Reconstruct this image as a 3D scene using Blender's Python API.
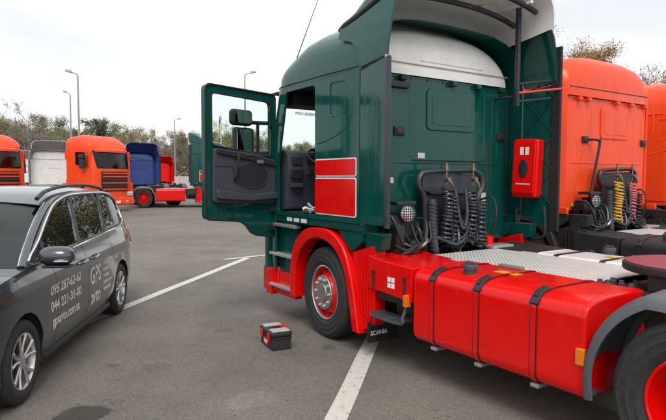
import bpy, bmesh, math, random
from math import sin, cos, pi, radians as RAD, sqrt
from mathutils import Vector, Matrix, geometry, noise as mnoise

S = bpy.context.scene
COL = S.collection
for o in list(bpy.data.objects): bpy.data.objects.remove(o)

# ------------------------------------------------------------------ camera
# world frame: x = forward axis of the green truck, y = its left, origin under its front axle
cam = bpy.data.cameras.new('camera'); cam_o = bpy.data.objects.new('camera', cam); COL.objects.link(cam_o)
CAM = Vector((-5.163, 4.483, 1.779)); YAW, PIT, ROLL = RAD(-33.54), RAD(-3.345), RAD(0.14)
fw = Vector((cos(YAW)*cos(PIT), sin(YAW)*cos(PIT), sin(PIT)))
rt = Vector((sin(YAW), -cos(YAW), 0)); up = rt.cross(fw)
r2 = rt*cos(ROLL)+up*sin(ROLL); u2 = -rt*sin(ROLL)+up*cos(ROLL)
cam_o.matrix_world = Matrix(((r2.x,u2.x,-fw.x,CAM.x),(r2.y,u2.y,-fw.y,CAM.y),(r2.z,u2.z,-fw.z,CAM.z),(0,0,0,1)))
cam.sensor_width = 36.0; cam.lens = 36.0*558.3/666.0; cam.clip_start = .05; cam.clip_end = 2000
S.camera = cam_o
def bearing(px, dist):            # ground point seen in photo column px at a distance (used to site far things)
    a = YAW - math.atan((px-333)/558.3)
    return (CAM.x+cos(a)*dist, CAM.y+sin(a)*dist)

# ------------------------------------------------------------------ world, sun, exposure
SUN_EL, SUN_AZ = RAD(52), RAD(150)       # azimuth in the world frame, counter-clockwise from +x
w = bpy.data.worlds.new('World'); S.world = w; w.use_nodes = True
nt = w.node_tree; nt.nodes.clear()
def N(nt, typ, **k):
    n = nt.nodes.new(typ)
    for a, v in k.items(): setattr(n, a, v)
    return n
sky = N(nt, 'ShaderNodeTexSky', sky_type='NISHITA', sun_disc=False, sun_elevation=SUN_EL, sun_rotation=pi/2-SUN_AZ, air_density=1.2, dust_density=3.0)
sks = N(nt, 'ShaderNodeVectorMath', operation='SCALE'); sks.inputs['Scale'].default_value = 0.11
nt.links.new(sky.outputs[0], sks.inputs[0])
tc = N(nt, 'ShaderNodeTexCoord'); mp = N(nt, 'ShaderNodeMapping'); mp.inputs['Scale'].default_value = (1.2, 1.2, 4.0)
nz = N(nt, 'ShaderNodeTexNoise'); nz.inputs['Scale'].default_value = 1.6; nz.inputs['Detail'].default_value = 6; nz.inputs['Roughness'].default_value = .5
rp = N(nt, 'ShaderNodeValToRGB')
rp.color_ramp.elements[0].position = .36; rp.color_ramp.elements[0].color = (.66, .675, .70, 1)
rp.color_ramp.elements[1].position = .6; rp.color_ramp.elements[1].color = (.86, .86, .865, 1)
mx = N(nt, 'ShaderNodeMix', data_type='RGBA'); mx.inputs[0].default_value = .93
bg = N(nt, 'ShaderNodeBackground'); bg.inputs[1].default_value = 1.0
wo = N(nt, 'ShaderNodeOutputWorld')
nt.links.new(tc.outputs['Generated'], mp.inputs[0]); nt.links.new(mp.outputs[0], nz.inputs[0]); nt.links.new(nz.outputs[0], rp.inputs[0])
nt.links.new(sks.outputs[0], mx.inputs[6]); nt.links.new(rp.outputs[0], mx.inputs[7]); nt.links.new(mx.outputs[2], bg.inputs[0]); nt.links.new(bg.outputs[0], wo.inputs[0])
sl = bpy.data.lights.new('sun', 'SUN'); sl.energy = 1.5; sl.angle = RAD(25); sl.color = (1, .97, .92)
so = bpy.data.objects.new('sun', sl); COL.objects.link(so)
so.rotation_euler = Vector((cos(SUN_EL)*cos(SUN_AZ), cos(SUN_EL)*sin(SUN_AZ), sin(SUN_EL))).to_track_quat('Z', 'Y').to_euler()
S.view_settings.view_transform = 'Standard'; S.view_settings.look = 'None'; S.view_settings.exposure = 0.5; S.view_settings.gamma = 1.0
S.render.resolution_x = 1024; S.render.resolution_y = 646

# ------------------------------------------------------------------ materials
def lin(r, g, b):
    f = lambda c: (c/255/12.92) if c <= 10 else ((c/255+.055)/1.055)**2.4
    return (f(r), f(g), f(b))
def base_mat(name):
    m = bpy.data.materials.new(name); m.use_nodes = True
    return m, m.node_tree, m.node_tree.nodes['Principled BSDF']
def mat(name, rgb, rough=.5, metal=0., coat=0., dirt=.0, dirtcol=(.16,.14,.12), scale=3., bump=0., bscale=120., var=.08, spec=.5, streak=1.):
    m, t, b = base_mat(name)
    b.inputs['Roughness'].default_value = rough; b.inputs['Metallic'].default_value = metal
    b.inputs['Specular IOR Level'].default_value = spec; b.inputs['Coat Weight'].default_value = coat; b.inputs['Coat Roughness'].default_value = .06
    tc = N(t, 'ShaderNodeTexCoord'); n1 = N(t, 'ShaderNodeTexNoise'); n1.inputs['Scale'].default_value = scale
    n1.inputs['Detail'].default_value = 8; n1.inputs['Roughness'].default_value = .65
    t.links.new(tc.outputs['Object'], n1.inputs[0])
    hv = N(t, 'ShaderNodeMapRange'); hv.inputs[1].default_value = .3; hv.inputs[2].default_value = .7
    hv.inputs[3].default_value = 1-var; hv.inputs[4].default_value = 1+var
    t.links.new(n1.outputs[0], hv.inputs[0])
    sc = N(t, 'ShaderNodeVectorMath', operation='SCALE'); sc.inputs[0].default_value = rgb
    t.links.new(hv.outputs[0], sc.inputs['Scale']); out = sc.outputs[0]
    if dirt > 0:
        n2 = N(t, 'ShaderNodeTexNoise'); n2.inputs['Scale'].default_value = scale*2.3; n2.inputs['Detail'].default_value = 10; n2.inputs['Roughness'].default_value = .75
        sm = N(t, 'ShaderNodeMapping'); sm.inputs['Scale'].default_value = (1, 1, streak); t.links.new(tc.outputs['Object'], sm.inputs[0]); t.links.new(sm.outputs[0], n2.inputs[0])
        mr = N(t, 'ShaderNodeMapRange'); mr.inputs[1].default_value = .48; mr.inputs[2].default_value = .8; mr.inputs[3].default_value = 0; mr.inputs[4].default_value = dirt
        t.links.new(n2.outputs[0], mr.inputs[0])
        mm = N(t, 'ShaderNodeMix', data_type='RGBA'); mm.inputs[7].default_value = (*dirtcol, 1)
        t.links.new(mr.outputs[0], mm.inputs[0]); t.links.new(out, mm.inputs[6]); out = mm.outputs[2]
        ra = N(t, 'ShaderNodeMapRange'); ra.inputs[1].default_value = 0; ra.inputs[2].default_value = max(dirt,.01); ra.inputs[3].default_value = rough; ra.inputs[4].default_value = min(1, rough+.35)
        t.links.new(mr.outputs[0], ra.inputs[0]); t.links.new(ra.outputs[0], b.inputs['Roughness'])
    t.links.new(out, b.inputs['Base Color'])
    if bump > 0:
        n3 = N(t, 'ShaderNodeTexNoise'); n3.inputs['Scale'].default_value = bscale; n3.inputs['Detail'].default_value = 3
        t.links.new(tc.outputs['Object'], n3.inputs[0])
        bp = N(t, 'ShaderNodeBump'); bp.inputs['Strength'].default_value = bump; bp.inputs['Distance'].default_value = .01
        t.links.new(n3.outputs[0], bp.inputs['Height']); t.links.new(bp.outputs[0], b.inputs['Normal'])
    return m
def glass(name, tint=(.80,.92,.87), refl=.0, ior=1.5):
    m = bpy.data.materials.new(name); m.use_nodes = True; t = m.node_tree; t.nodes.clear()
    tr = N(t, 'ShaderNodeBsdfTransparent'); tr.inputs[0].default_value = (*tint, 1)
    gl = N(t, 'ShaderNodeBsdfGlossy'); gl.inputs['Roughness'].default_value = .01; gl.inputs[0].default_value = (.95,.95,.95,1)
    ge = N(t, 'ShaderNodeNewGeometry'); dt = N(t, 'ShaderNodeVectorMath', operation='DOT_PRODUCT'); t.links.new(ge.outputs['Incoming'], dt.inputs[0]); t.links.new(ge.outputs['Normal'], dt.inputs[1])
    ab = N(t, 'ShaderNodeMath', operation='ABSOLUTE'); t.links.new(dt.outputs['Value'], ab.inputs[0])
    om = N(t, 'ShaderNodeMath', operation='SUBTRACT'); om.inputs[0].default_value = 1.0; t.links.new(ab.outputs[0], om.inputs[1])
    fr = N(t, 'ShaderNodeMath', operation='POWER'); fr.inputs[1].default_value = 5.0; t.links.new(om.outputs[0], fr.inputs[0])
    ad = N(t, 'ShaderNodeMath', operation='MULTIPLY_ADD', use_clamp=True); ad.inputs[1].default_value = .95; ad.inputs[2].default_value = .04+refl
    mi = N(t, 'ShaderNodeMixShader'); o = N(t, 'ShaderNodeOutputMaterial')
    t.links.new(fr.outputs[0], ad.inputs[0]); t.links.new(ad.outputs[0], mi.inputs[0]); t.links.new(tr.outputs[0], mi.inputs[1]); t.links.new(gl.outputs[0], mi.inputs[2]); t.links.new(mi.outputs[0], o.inputs[0])
    return m
M = {}
M['green'] = mat('green_paint', (.002,.062,.050), .09, coat=.0, spec=.40, dirt=.22, dirtcol=(.045,.085,.072), scale=3., streak=.16)
M['green_in'] = mat('green_inner', (.002,.035,.031), .4, coat=.3, dirt=.1, dirtcol=(.05,.06,.06))
M['red'] = mat('red_paint', (.70,.003,.002), .19, coat=.0, spec=.40, dirt=.10, dirtcol=(.36,.02,.014), scale=2.6, streak=.5, var=.04)
M['orange'] = mat('orange_paint', (.86,.066,.011), .26, coat=.0, spec=.35, dirt=.22, dirtcol=(.48,.10,.04), scale=3., streak=.2)
M['blue'] = mat('blue_paint', (.035,.075,.26), .3, coat=.6, dirt=.2)
M['white'] = mat('white_paint', (.76,.76,.74), .32, coat=.4, dirt=.2, dirtcol=(.4,.38,.34))
M['grey_spoiler'] = mat('weathered_grey', (.46,.46,.44), .5, dirt=.4, dirtcol=(.08,.08,.07))
M['cargrey'] = mat('car_grey_metallic', (.046,.055,.067), .28, metal=.3, coat=1., dirt=.0, scale=2., var=.03)
M['black'] = mat('black_plastic', (.018,.018,.02), .45, dirt=.35, dirtcol=(.07,.068,.065), scale=6)
M['dark'] = mat('dark_chassis', (.014,.014,.016), .6, dirt=.5, dirtcol=(.055,.05,.045), scale=7)
M['rubber'] = mat('tyre_rubber', (.022,.022,.023), .75, dirt=.6, dirtcol=(.075,.068,.06), scale=9, bump=.25, bscale=160)
M['fender'] = mat('grey_fender_plastic', (.095,.10,.115), .5, dirt=.5, dirtcol=(.17,.16,.15), scale=8, bump=.08)
M['hose'] = mat('hose_slate', (.028,.034,.046), .3, dirt=.35)
M['tubegrey'] = mat('rack_grey_tube', (.042,.048,.060), .45, dirt=.35)
M['steel'] = mat('bare_steel', (.5,.49,.46), .35, metal=.9, dirt=.3, dirtcol=(.2,.17,.13), scale=12)
M['alu'] = mat('aluminium', (.62,.62,.61), .35, metal=.75, dirt=.25, scale=10)
M['alloy'] = mat('alloy_wheel', (.6,.6,.6), .3, metal=.8, dirt=.3, scale=10)
M['chrome'] = mat('chrome_trim', (.8,.8,.8), .12, metal=1.)
M['brass'] = mat('brass', (.30,.25,.18), .4, metal=.8, dirt=.6, scale=20)
M['interior'] = mat('interior_slate_plastic', (.05,.055,.075), .65, bump=.15, bscale=260)
M['interior_dark'] = mat('interior_dark', (.018,.019,.024), .8)
M['seat'] = mat('seat_cloth', (.05,.055,.075), .9, bump=.2, bscale=300)
M['glass'] = glass('window_glass')
M['glass_dark'] = glass('tinted_glass', (.07,.085,.08), .0)
M['glass_car'] = glass('car_glass', (.66,.71,.70), .0)
M['mirror'] = mat('mirror_glass', (.85,.87,.87), .02, metal=1., var=0)
M['label'] = mat('white_print', (.75,.75,.75), .5)
M['grey_print'] = mat('grey_print', (.5,.5,.5), .5)
M['amber'] = mat('amber_lens', (.70,.17,.006), .2, coat=.3)
M['redlens'] = mat('red_lens', (.4,.01,.01), .15, coat=.8)
M['lens'] = mat('clear_lens', (.6,.62,.64), .1, metal=.5, coat=.8)
M['burgundy'] = mat('burgundy_grease', (.24,.018,.042), .42, dirt=.8, dirtcol=(.34,.07,.10), scale=14, bump=.8, bscale=26)
M['yellow'] = mat('yellow_hose', (.62,.36,.03), .4, dirt=.3)
M['pink'] = mat('pink_hose', (.55,.12,.13), .4, dirt=.3)
M['strapred'] = mat('red_strap_cloth', (.75,.09,.05), .7)
M['paper'] = mat('paper', (.8,.8,.79), .7)
M['yellowflag'] = mat('flag_yellow', (.75,.5,.04), .8); M['blueflag'] = mat('flag_blue', (.03,.15,.5), .8)
M['concrete'] = mat('wall_concrete', (.5,.49,.45), .85, dirt=.4)
M['galv'] = mat('galvanised', (.33,.34,.35), .5, metal=.5)
M['toolgrey'] = mat('toolbox_grey', (.42,.43,.42), .45, dirt=.2)

def tread_plate():
    m, t, b = base_mat('aluminium_tread_plate')
    tc = N(t, 'ShaderNodeTexCoord'); mp = N(t, 'ShaderNodeMapping'); mp.inputs['Rotation'].default_value = (0,0,RAD(45)); mp.inputs['Scale'].default_value = (30,30,30)
    br = N(t, 'ShaderNodeTexBrick'); br.offset = .5; br.inputs['Scale'].default_value = 1; br.inputs['Mortar Size'].default_value = .09; br.inputs['Mortar Smooth'].default_value = .6
    br.inputs['Brick Width'].default_value = 1.0; br.inputs['Row Height'].default_value = 1.0
    br.inputs['Color1'].default_value = (.82,.82,.79,1); br.inputs['Color2'].default_value = (.74,.74,.71,1); br.inputs['Mortar'].default_value = (.42,.42,.40,1)
    nz = N(t, 'ShaderNodeTexNoise'); nz.inputs['Scale'].default_value = 5; nz.inputs['Detail'].default_value = 8
    mm = N(t, 'ShaderNodeMix', data_type='RGBA', blend_type='MULTIPLY'); mm.inputs[0].default_value = .22
    bp = N(t, 'ShaderNodeBump'); bp.inputs['Strength'].default_value = .8; bp.inputs['Distance'].default_value = .006
    t.links.new(tc.outputs['Object'], mp.inputs[0]); t.links.new(mp.outputs[0], br.inputs[0]); t.links.new(tc.outputs['Object'], nz.inputs[0])
    t.links.new(br.outputs[0], mm.inputs[6]); t.links.new(nz.outputs[0], mm.inputs[7]); t.links.new(mm.outputs[2], b.inputs['Base Color'])
    t.links.new(br.outputs[1], bp.inputs['Height']); bp.invert = True; t.links.new(bp.outputs[0], b.inputs['Normal'])
    b.inputs['Metallic'].default_value = .15; b.inputs['Roughness'].default_value = .38
    return m
M['tread'] = tread_plate()

def asphalt():
    m, t, b = base_mat('asphalt')
    g = N(t, 'ShaderNodeNewGeometry')
    def noise(scale, det=6, rough=.6):
        n = N(t, 'ShaderNodeTexNoise'); n.inputs['Scale'].default_value = scale; n.inputs['Detail'].default_value = det; n.inputs['Roughness'].default_value = rough
        t.links.new(g.outputs['Position'], n.inputs[0]); return n.outputs[0]
    def rng(src, a, b_, c, d):
        r = N(t, 'ShaderNodeMapRange'); r.inputs[1].default_value = a; r.inputs[2].default_value = b_; r.inputs[3].default_value = c; r.inputs[4].default_value = d
        t.links.new(src, r.inputs[0]); return r.outputs[0]
    def mul(a, b_):
        n = N(t, 'ShaderNodeMath', operation='MULTIPLY'); t.links.new(a, n.inputs[0]); t.links.new(b_, n.inputs[1]); return n.outputs[0]
    big = rng(noise(.22, 5), .3, .7, .82, 1.16); mid = rng(noise(1.3, 9, .75), .3, .7, .80, 1.2); fine = rng(noise(110, 2), .3, .7, .48, 1.52); grit = rng(noise(24, 5, .75), .3, .7, .76, 1.24)
    v = mul(mul(big, mid), mul(fine, grit))
    # oil stains with a ragged outline of their own
    for (x, y, rad, deep) in ((-.72, 3.78, .17, .38), (.02, 3.02, .13, .82), (.85, 2.0, .10, .88), (1.1, 1.85, .3, .88), (-1.16, 2.62, .16, 1.2), (.3, 3.35, .06, .75), (-.35, 1.35, .07, .7), (4.2, 1.2, .25, .8), (7.5, -.5, .4, .85), (9, 2.5, .5, .82)):
        d = N(t, 'ShaderNodeVectorMath', operation='DISTANCE'); d.inputs[1].default_value = (x, y, 0)
        t.links.new(g.outputs['Position'], d.inputs[0])
        ad = N(t, 'ShaderNodeMath', operation='MULTIPLY_ADD'); ad.inputs[1].default_value = .30*rad/.17; t.links.new(noise(5.5, 4), ad.inputs[0]); t.links.new(d.outputs['Value'], ad.inputs[2])
        v = mul(v, rng(ad.outputs[0], rad+.14*rad/.17, rad+.19*rad/.17, deep, 1.0))
    # fine cracks
    vo = N(t, 'ShaderNodeTexVoronoi', feature='DISTANCE_TO_EDGE'); vo.inputs['Scale'].default_value = .32
    wn = N(t, 'ShaderNodeTexNoise'); wn.inputs['Scale'].default_value = 1.3; wn.inputs['Detail'].default_value = 6
    t.links.new(g.outputs['Position'], wn.inputs[0])
    ma = N(t, 'ShaderNodeVectorMath', operation='MULTIPLY_ADD'); ma.inputs[1].default_value = (.9,.9,0)
    t.links.new(wn.outputs['Color'], ma.inputs[0]); t.links.new(g.outputs['Position'], ma.inputs[2]); t.links.new(ma.outputs[0], vo.inputs[0])
    v = mul(v, rng(vo.outputs['Distance'],   .001, .004, .84, 1.0))
    col = N(t, 'ShaderNodeVectorMath', operation='SCALE'); col.inputs[0].default_value = (.156,.143,.122); t.links.new(v, col.inputs['Scale'])
    t.links.new(col.outputs[0], b.inputs['Base Color'])
    b.inputs['Roughness'].default_value = .82; b.inputs['Specular IOR Level'].default_value = .35
    bp = N(t, 'ShaderNodeBump'); bp.inputs['Strength'].default_value = .5; bp.inputs['Distance'].default_value = .006
    t.links.new(noise(95, 3), bp.inputs['Height']); t.links.new(bp.outputs[0], b.inputs['Normal'])
    return m
M['asphalt'] = asphalt()
def line_paint():
    m, t, b = base_mat('worn_white_line_paint')
    g = N(t, 'ShaderNodeNewGeometry'); n = N(t, 'ShaderNodeTexNoise'); n.inputs['Scale'].default_value = 14; n.inputs['Detail'].default_value = 9; n.inputs['Roughness'].default_value = .8
    r = N(t, 'ShaderNodeValToRGB'); r.color_ramp.elements[0].position = .34; r.color_ramp.elements[0].color = (.21,.195,.17,1); r.color_ramp.elements[1].position = .47; r.color_ramp.elements[1].color = (.56,.54,.49,1)
    t.links.new(g.outputs['Position'], n.inputs[0]); t.links.new(n.outputs[0], r.inputs[0]); t.links.new(r.outputs[0], b.inputs['Base Color']); b.inputs['Roughness'].default_value = .7
    return m
M['line'] = line_paint()
def leafmat(name, c1, c2):
    m, t, b = base_mat(name)
    oi = N(t, 'ShaderNodeObjectInfo'); g = N(t, 'ShaderNodeNewGeometry'); n = N(t, 'ShaderNodeTexNoise'); n.inputs['Scale'].default_value = .9; n.inputs['Detail'].default_value = 4
    t.links.new(g.outputs['Position'], n.inputs[0])
    r = N(t, 'ShaderNodeMapRange'); r.inputs[1].default_value = .35; r.inputs[2].default_value = .65; t.links.new(n.outputs[0], r.inputs[0])
    mm = N(t, 'ShaderNodeMix', data_type='RGBA'); mm.inputs[6].default_value = (*c1,1); mm.inputs[7].default_value = (*c2,1); t.links.new(r.outputs[0], mm.inputs[0])
    h = N(t, 'ShaderNodeHueSaturation'); rr = N(t, 'ShaderNodeMapRange'); rr.inputs[3].default_value = .75; rr.inputs[4].default_value = 1.25
    t.links.new(oi.outputs['Random'], rr.inputs[0]); t.links.new(rr.outputs[0], h.inputs['Value']); t.links.new(mm.outputs[2], h.inputs['Color'])
    t.links.new(h.outputs[0], b.inputs['Base Color']); b.inputs['Roughness'].default_value = .8
    return m
M['leaf_olive'] = leafmat('olive_leaves', (.20,.205,.075), (.28,.245,.10))  # olive and tan leaf tones lightened to stand in for distance haze
M['leaf_tan'] = leafmat('tan_leaves', (.32,.225,.135), (.25,.205,.125))
M['leaf_green'] = leafmat('dark_needles', (.06,.075,.04), (.085,.095,.055))
M['leaf_gold'] = leafmat('gold_leaves', (.46,.25,.06), (.36,.23,.07))
M['leaf_brush'] = leafmat('undergrowth_leaves', (.13,.115,.07), (.18,.145,.095))
M['leaf_far'] = leafmat('far_wood_leaves', (.20,.185,.11), (.27,.23,.15))  # pale tone carries the haze of the far wood in its colour
M['bark'] = mat('bark', (.20,.18,.165), .9, dirt=.3, dirtcol=(.06,.05,.045))
M['grass'] = mat('verge_grass', (.10,.10,.05), .9, scale=.8, var=.3)

# ------------------------------------------------------------------ mesh helpers
def inpoly(x, y, P):
    c = False; j = len(P)-1
    for i in range(len(P)):
        (xi, yi), (xj, yj) = P[i], P[j]
        if (yi > y) != (yj > y) and x < (xj-xi)*(y-yi)/(yj-yi)+xi: c = not c
        j = i
    return c
def rpoly(P, r, n=4):                # round the corners of a polygon
    out = []
    for i in range(len(P)):
        a, b, c = Vector(P[i-1]), Vector(P[i]), Vector(P[(i+1) % len(P)])
        rr = r[i] if isinstance(r, (list, tuple)) else r
        u, v = (a-b), (c-b); k = min(rr, u.length*.48, v.length*.48)
        if k < 1e-4: out.append(tuple(b)); continue
        p, q = b+u.normalized()*k, b+v.normalized()*k
        for s in range(n+1):
            t = s/n; out.append(tuple(p*(1-t)**2+b*2*t*(1-t)+q*t*t))
    return out
def rrect(x0, x1, y0, y1, r, n=4): return rpoly([(x0,y0),(x1,y0),(x1,y1),(x0,y1)], r, n)
def catmull(P, n=6, closed=False):
    P = [Vector(p) for p in P]; out = []; L = len(P)
    for i in range(L if closed else L-1):
        g = (lambda k: P[k % L]) if closed else (lambda k: P[max(0, min(L-1, k))])
        p0, p1, p2, p3 = g(i-1), g(i), g(i+1), g(i+2)
        for s in range(n):
            t = s/n; out.append(.5*((2*p1)+(p2-p0)*t+(2*p0-5*p1+4*p2-p3)*t*t+(3*p1-p0-3*p2+p3)*t**3))
    if not closed: out.append(P[-1])
    return out
KIDS = {}
def setpar(o, p):
    o.parent = p; KIDS.setdefault(p.name, []).append(o)
class MB:
    def __init__(s): s.v = []; s.f = []; s.m = []; s.wn = False
    def add(s, v, f, mi=0, X=None):
        o = len(s.v); s.v += [tuple(X @ Vector(p)) if X else tuple(p) for p in v]
        s.f += [tuple(i+o for i in q) for q in f]; s.m += [mi]*len(f); return s
    def bm(s, b, mi=0, X=None):
        b.verts.index_update(); s.add([v.co.copy() for v in b.verts], [[v.index for v in f.verts] for f in b.faces], mi, X); b.free(); return s
    def box(s, x0, x1, y0, y1, z0, z1, bev=0, mi=0, X=None, seg=2):
        b = bmesh.new(); bmesh.ops.create_cube(b, size=1)
        for v in b.verts: v.co = ((x0+x1)/2+v.co.x*(x1-x0), (y0+y1)/2+v.co.y*(y1-y0), (z0+z1)/2+v.co.z*(z1-z0))
        s.wn = s.wn or bool(bev)
        if bev: bmesh.ops.bevel(b, geom=b.edges[:], offset=bev, segments=seg, affect='EDGES', profile=.5)
        return s.bm(b, mi, X)
    def prism(s, P, a, b_, ax='y', bev=0, mi=0, X=None, seg=2, capbev=False):
        m = {'y': lambda p, h: (p[0], h, p[1]), 'x': lambda p, h: (h, p[0], p[1]), 'z': lambda p, h: (p[0], p[1], h)}[ax]
        b = bmesh.new(); A = [b.verts.new(m(p, a)) for p in P]; B = [b.verts.new(m(p, b_)) for p in P]; n = len(P)
        fa = b.faces.new(A); fb = b.faces.new(B[::-1])
        for i in range(n): b.faces.new((A[i], B[i], B[(i+1) % n], A[(i+1) % n]))
        bmesh.ops.recalc_face_normals(b, faces=b.faces[:])
        s.wn = s.wn or bool(bev)
        if bev:
            es = set(fa.edges) | set(fb.edges) if capbev or n > 8 else set(b.edges)
            bmesh.ops.bevel(b, geom=list(es), offset=bev, segments=seg, affect='EDGES', profile=.5, clamp_overlap=True)
        return s.bm(b, mi, X)
    def tube(s, path, r, n=8, closed=False, mi=0, X=None, caps=True, flat=1.):
        P = [Vector(p) for p in path]; L = len(P); rs = r if isinstance(r, (list, tuple)) else [r]*L
        v = []; f = []; ref = None
        for i in range(L):
            t = (P[(i+1) % L]-P[i-1]) if closed else (P[min(L-1,i+1)]-P[max(0,i-1)])
            if t.length < 1e-9: t = Vector((0,0,1))
            t.normalize()
            if ref is None:
                ref = Vector((0,0,1)) if abs(t.z) < .9 else Vector((1,0,0))
            a = ref-t*ref.dot(t)
            if a.length < 1e-6: a = t.orthogonal()
            a.normalize(); ref = a; b = t.cross(a)
            for k in range(n):
                q = 2*pi*k/n; v.append(P[i]+a*(cos(q)*rs[i]*flat)+b*(sin(q)*rs[i]))
        for i in range(L if closed else L-1):
            for k in range(n):
                j = (i+1) % L; f.append((i*n+k, i*n+(k+1) % n, j*n+(k+1) % n, j*n+k))
        if caps and not closed: f.append(tuple(range(n))[::-1]); f.append(tuple((L-1)*n+k for k in range(n)))
        return s.add(v, f, mi, X)
    def lathe(s, prof, n=32, ax='y', mi=0, X=None, mis=None):
        v = []; f = []
        for (r, h) in prof:
            for k in range(n):
                q = 2*pi*k/n; c, d = r*cos(q), r*sin(q)
                v.append({'y': (c, h, d), 'z': (c, d, h), 'x': (h, c, d)}[ax])
        o = len(s.v); s.v += [tuple(X @ Vector(p)) if X else p for p in v]
        for i in range(len(prof)-1):
            for k in range(n):
                s.f.append((o+i*n+k, o+i*n+(k+1) % n, o+(i+1)*n+(k+1) % n, o+(i+1)*n+k)); s.m.append(mis[i] if mis else mi)
        return s
    def loft(s, rings, closed=False, cap0=False, cap1=False, mi=0, X=None):
        n = len(rings[0]); v = [p for r in rings for p in r]; f = []
        for i in range(len(rings)-1):
            for k in range(n if closed else n-1):
                f.append((i*n+k, i*n+(k+1) % n, (i+1)*n+(k+1) % n, (i+1)*n+k))
        if cap0: f.append(tuple(range(n))[::-1])
        if cap1: f.append(tuple((len(rings)-1)*n+k for k in range(n)))
        return s.add(v, f, mi, X)
    def patch(s, outer, holes, fn, step=.08, mi=0, X=None):
        pts = []; eds = []
        def ring(P):
            o = len(pts); Q = []
            for i in range(len(P)):
                a, b = Vector(P[i]), Vector(P[(i+1) % len(P)]); k = max(1, int((b-a).length/step+.5))
                Q += [a+(b-a)*(j/k) for j in range(k)]
            pts.extend(Q); m = len(Q); eds.extend((o+i, o+(i+1) % m) for i in range(m))
        ring(outer)
        for h in holes: ring(h)
        xs = [p[0] for p in outer]; ys = [p[1] for p in outer]
        bnd = [p.copy() for p in pts]
        x = min(xs)+step*.5
        while x < max(xs):
            y = min(ys)+step*.5
            while y < max(ys):
                if inpoly(x, y, outer) and not any(inpoly(x, y, h) for h in holes):
                    q = Vector((x, y))
                    if all((q-b).length_squared > (step*.4)**2 for b in bnd): pts.append(q)
                y += step
            x += step
        V, E_, F, *_ = geometry.delaunay_2d_cdt(pts, eds, [], 0, 1e-6)
        keep = []
        for t in F:
            cx = sum(V[i][0] for i in t)/3; cy = sum(V[i][1] for i in t)/3
            if inpoly(cx, cy, outer) and not any(inpoly(cx, cy, h) for h in holes): keep.append(tuple(t))
        return s.add([fn(p[0], p[1]) for p in V], keep, mi, X)
    def thicken(s, t, off):             # two offset skins joined by a rim
        bm_ = bmesh.new(); vs = [bm_.verts.new(v) for v in s.v]
        for f in s.f:
            try: bm_.faces.new([vs[i] for i in f])
            except ValueError: pass
        bmesh.ops.remove_doubles(bm_, verts=bm_.verts[:], dist=1e-5)
        bmesh.ops.recalc_face_normals(bm_, faces=bm_.faces[:]); bm_.normal_update(); bm_.verts.index_update()
        n = len(bm_.verts); a, b = (t*.5, -t*.5) if off == 0 else (0, -t)
        V = [v.co+v.normal*a for v in bm_.verts]+[v.co+v.normal*b for v in bm_.verts]; F = []
        for f in bm_.faces:
            q = [v.index for v in f.verts]; F.append(tuple(q)); F.append(tuple(i+n for i in reversed(q)))
        for e in bm_.edges:
            if len(e.link_faces) == 1:
                l = e.link_loops[0] if hasattr(e, 'link_loops') else e.link_faces[0].loops[0]
                x, y = l.vert.index, l.link_loop_next.vert.index; F.append((y, x, x+n, y+n))
        bm_.free(); s.v = [tuple(v) for v in V]; s.f = F; s.m = [0]*len(F)
    def build(s, name, mats, parent=None, smooth=35, solid=0, off=-1, loc=None, rot=None, recalc=True, merge=False):
        if solid: s.thicken(solid, off)
        me = bpy.data.meshes.new(name); me.from_pydata(s.v, [], s.f)
        mats = mats if isinstance(mats, (list, tuple)) else [mats]
        for m in mats: me.materials.append(M[m] if isinstance(m, str) else m)
        me.polygons.foreach_set('material_index', s.m)
        if recalc or merge:
            b = bmesh.new(); b.from_mesh(me)
            if merge: bmesh.ops.remove_doubles(b, verts=b.verts[:], dist=1e-4)
            bmesh.ops.recalc_face_normals(b, faces=b.faces[:]); b.to_mesh(me); b.free()
        if smooth:
            me.polygons.foreach_set('use_smooth', [True]*len(me.polygons)); me.set_sharp_from_angle(angle=RAD(smooth))
        me.update()
        o = bpy.data.objects.new(name, me); COL.objects.link(o)
        if parent: setpar(o, parent)
        if loc: o.location = loc
        if rot: o.rotation_euler = rot
        if s.wn and smooth:
            o.modifiers.new('weighted', 'WEIGHTED_NORMAL').keep_sharp = True
        return o
def text(name, s, size, mt, parent, X, align='LEFT', depth=.002, sx=1.0, bold=.012):
    c = bpy.data.curves.new(name, 'FONT'); c.body = s; c.size = size; c.align_x = align; c.extrude = depth; c.resolution_u = 3; c.offset = size*bold
    t = bpy.data.objects.new('tmp', c); COL.objects.link(t)
    me = bpy.data.meshes.new_from_object(t); bpy.data.objects.remove(t); bpy.data.curves.remove(c)
    me.transform(X @ Matrix.Diagonal((sx,1,1,1))); me.materials.clear(); me.materials.append(M[mt])
    me.name = name; o = bpy.data.objects.new(name, me); COL.objects.link(o); setpar(o, parent); return o
def frame(o, ex, ey):                # matrix with text x along ex, text y along ey
    ex, ey = Vector(ex).normalized(), Vector(ey).normalized(); ez = ex.cross(ey)
    return Matrix(((ex.x,ey.x,ez.x,o[0]),(ex.y,ey.y,ez.y,o[1]),(ex.z,ey.z,ez.z,o[2]),(0,0,0,1)))
def empty(name, loc, rz=0, parent=None):
    o = bpy.data.objects.new(name, None); COL.objects.link(o); o.location = loc; o.rotation_euler = (0,0,rz); o.empty_display_size = .2
    if parent: setpar(o, parent)
    return o
def tag(o, label=None, cat=None, group=None, kind=None):
    for k, v in (('label', label), ('category', cat), ('group', group), ('kind', kind)):
        if v: o[k] = v
    return o
def copy_tree(o, parent=None):
    c = o.copy(); COL.objects.link(c); c.parent = None
    if parent: setpar(c, parent)
    for ch in list(KIDS.get(o.name, ())): copy_tree(ch, c)
    return c

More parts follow.
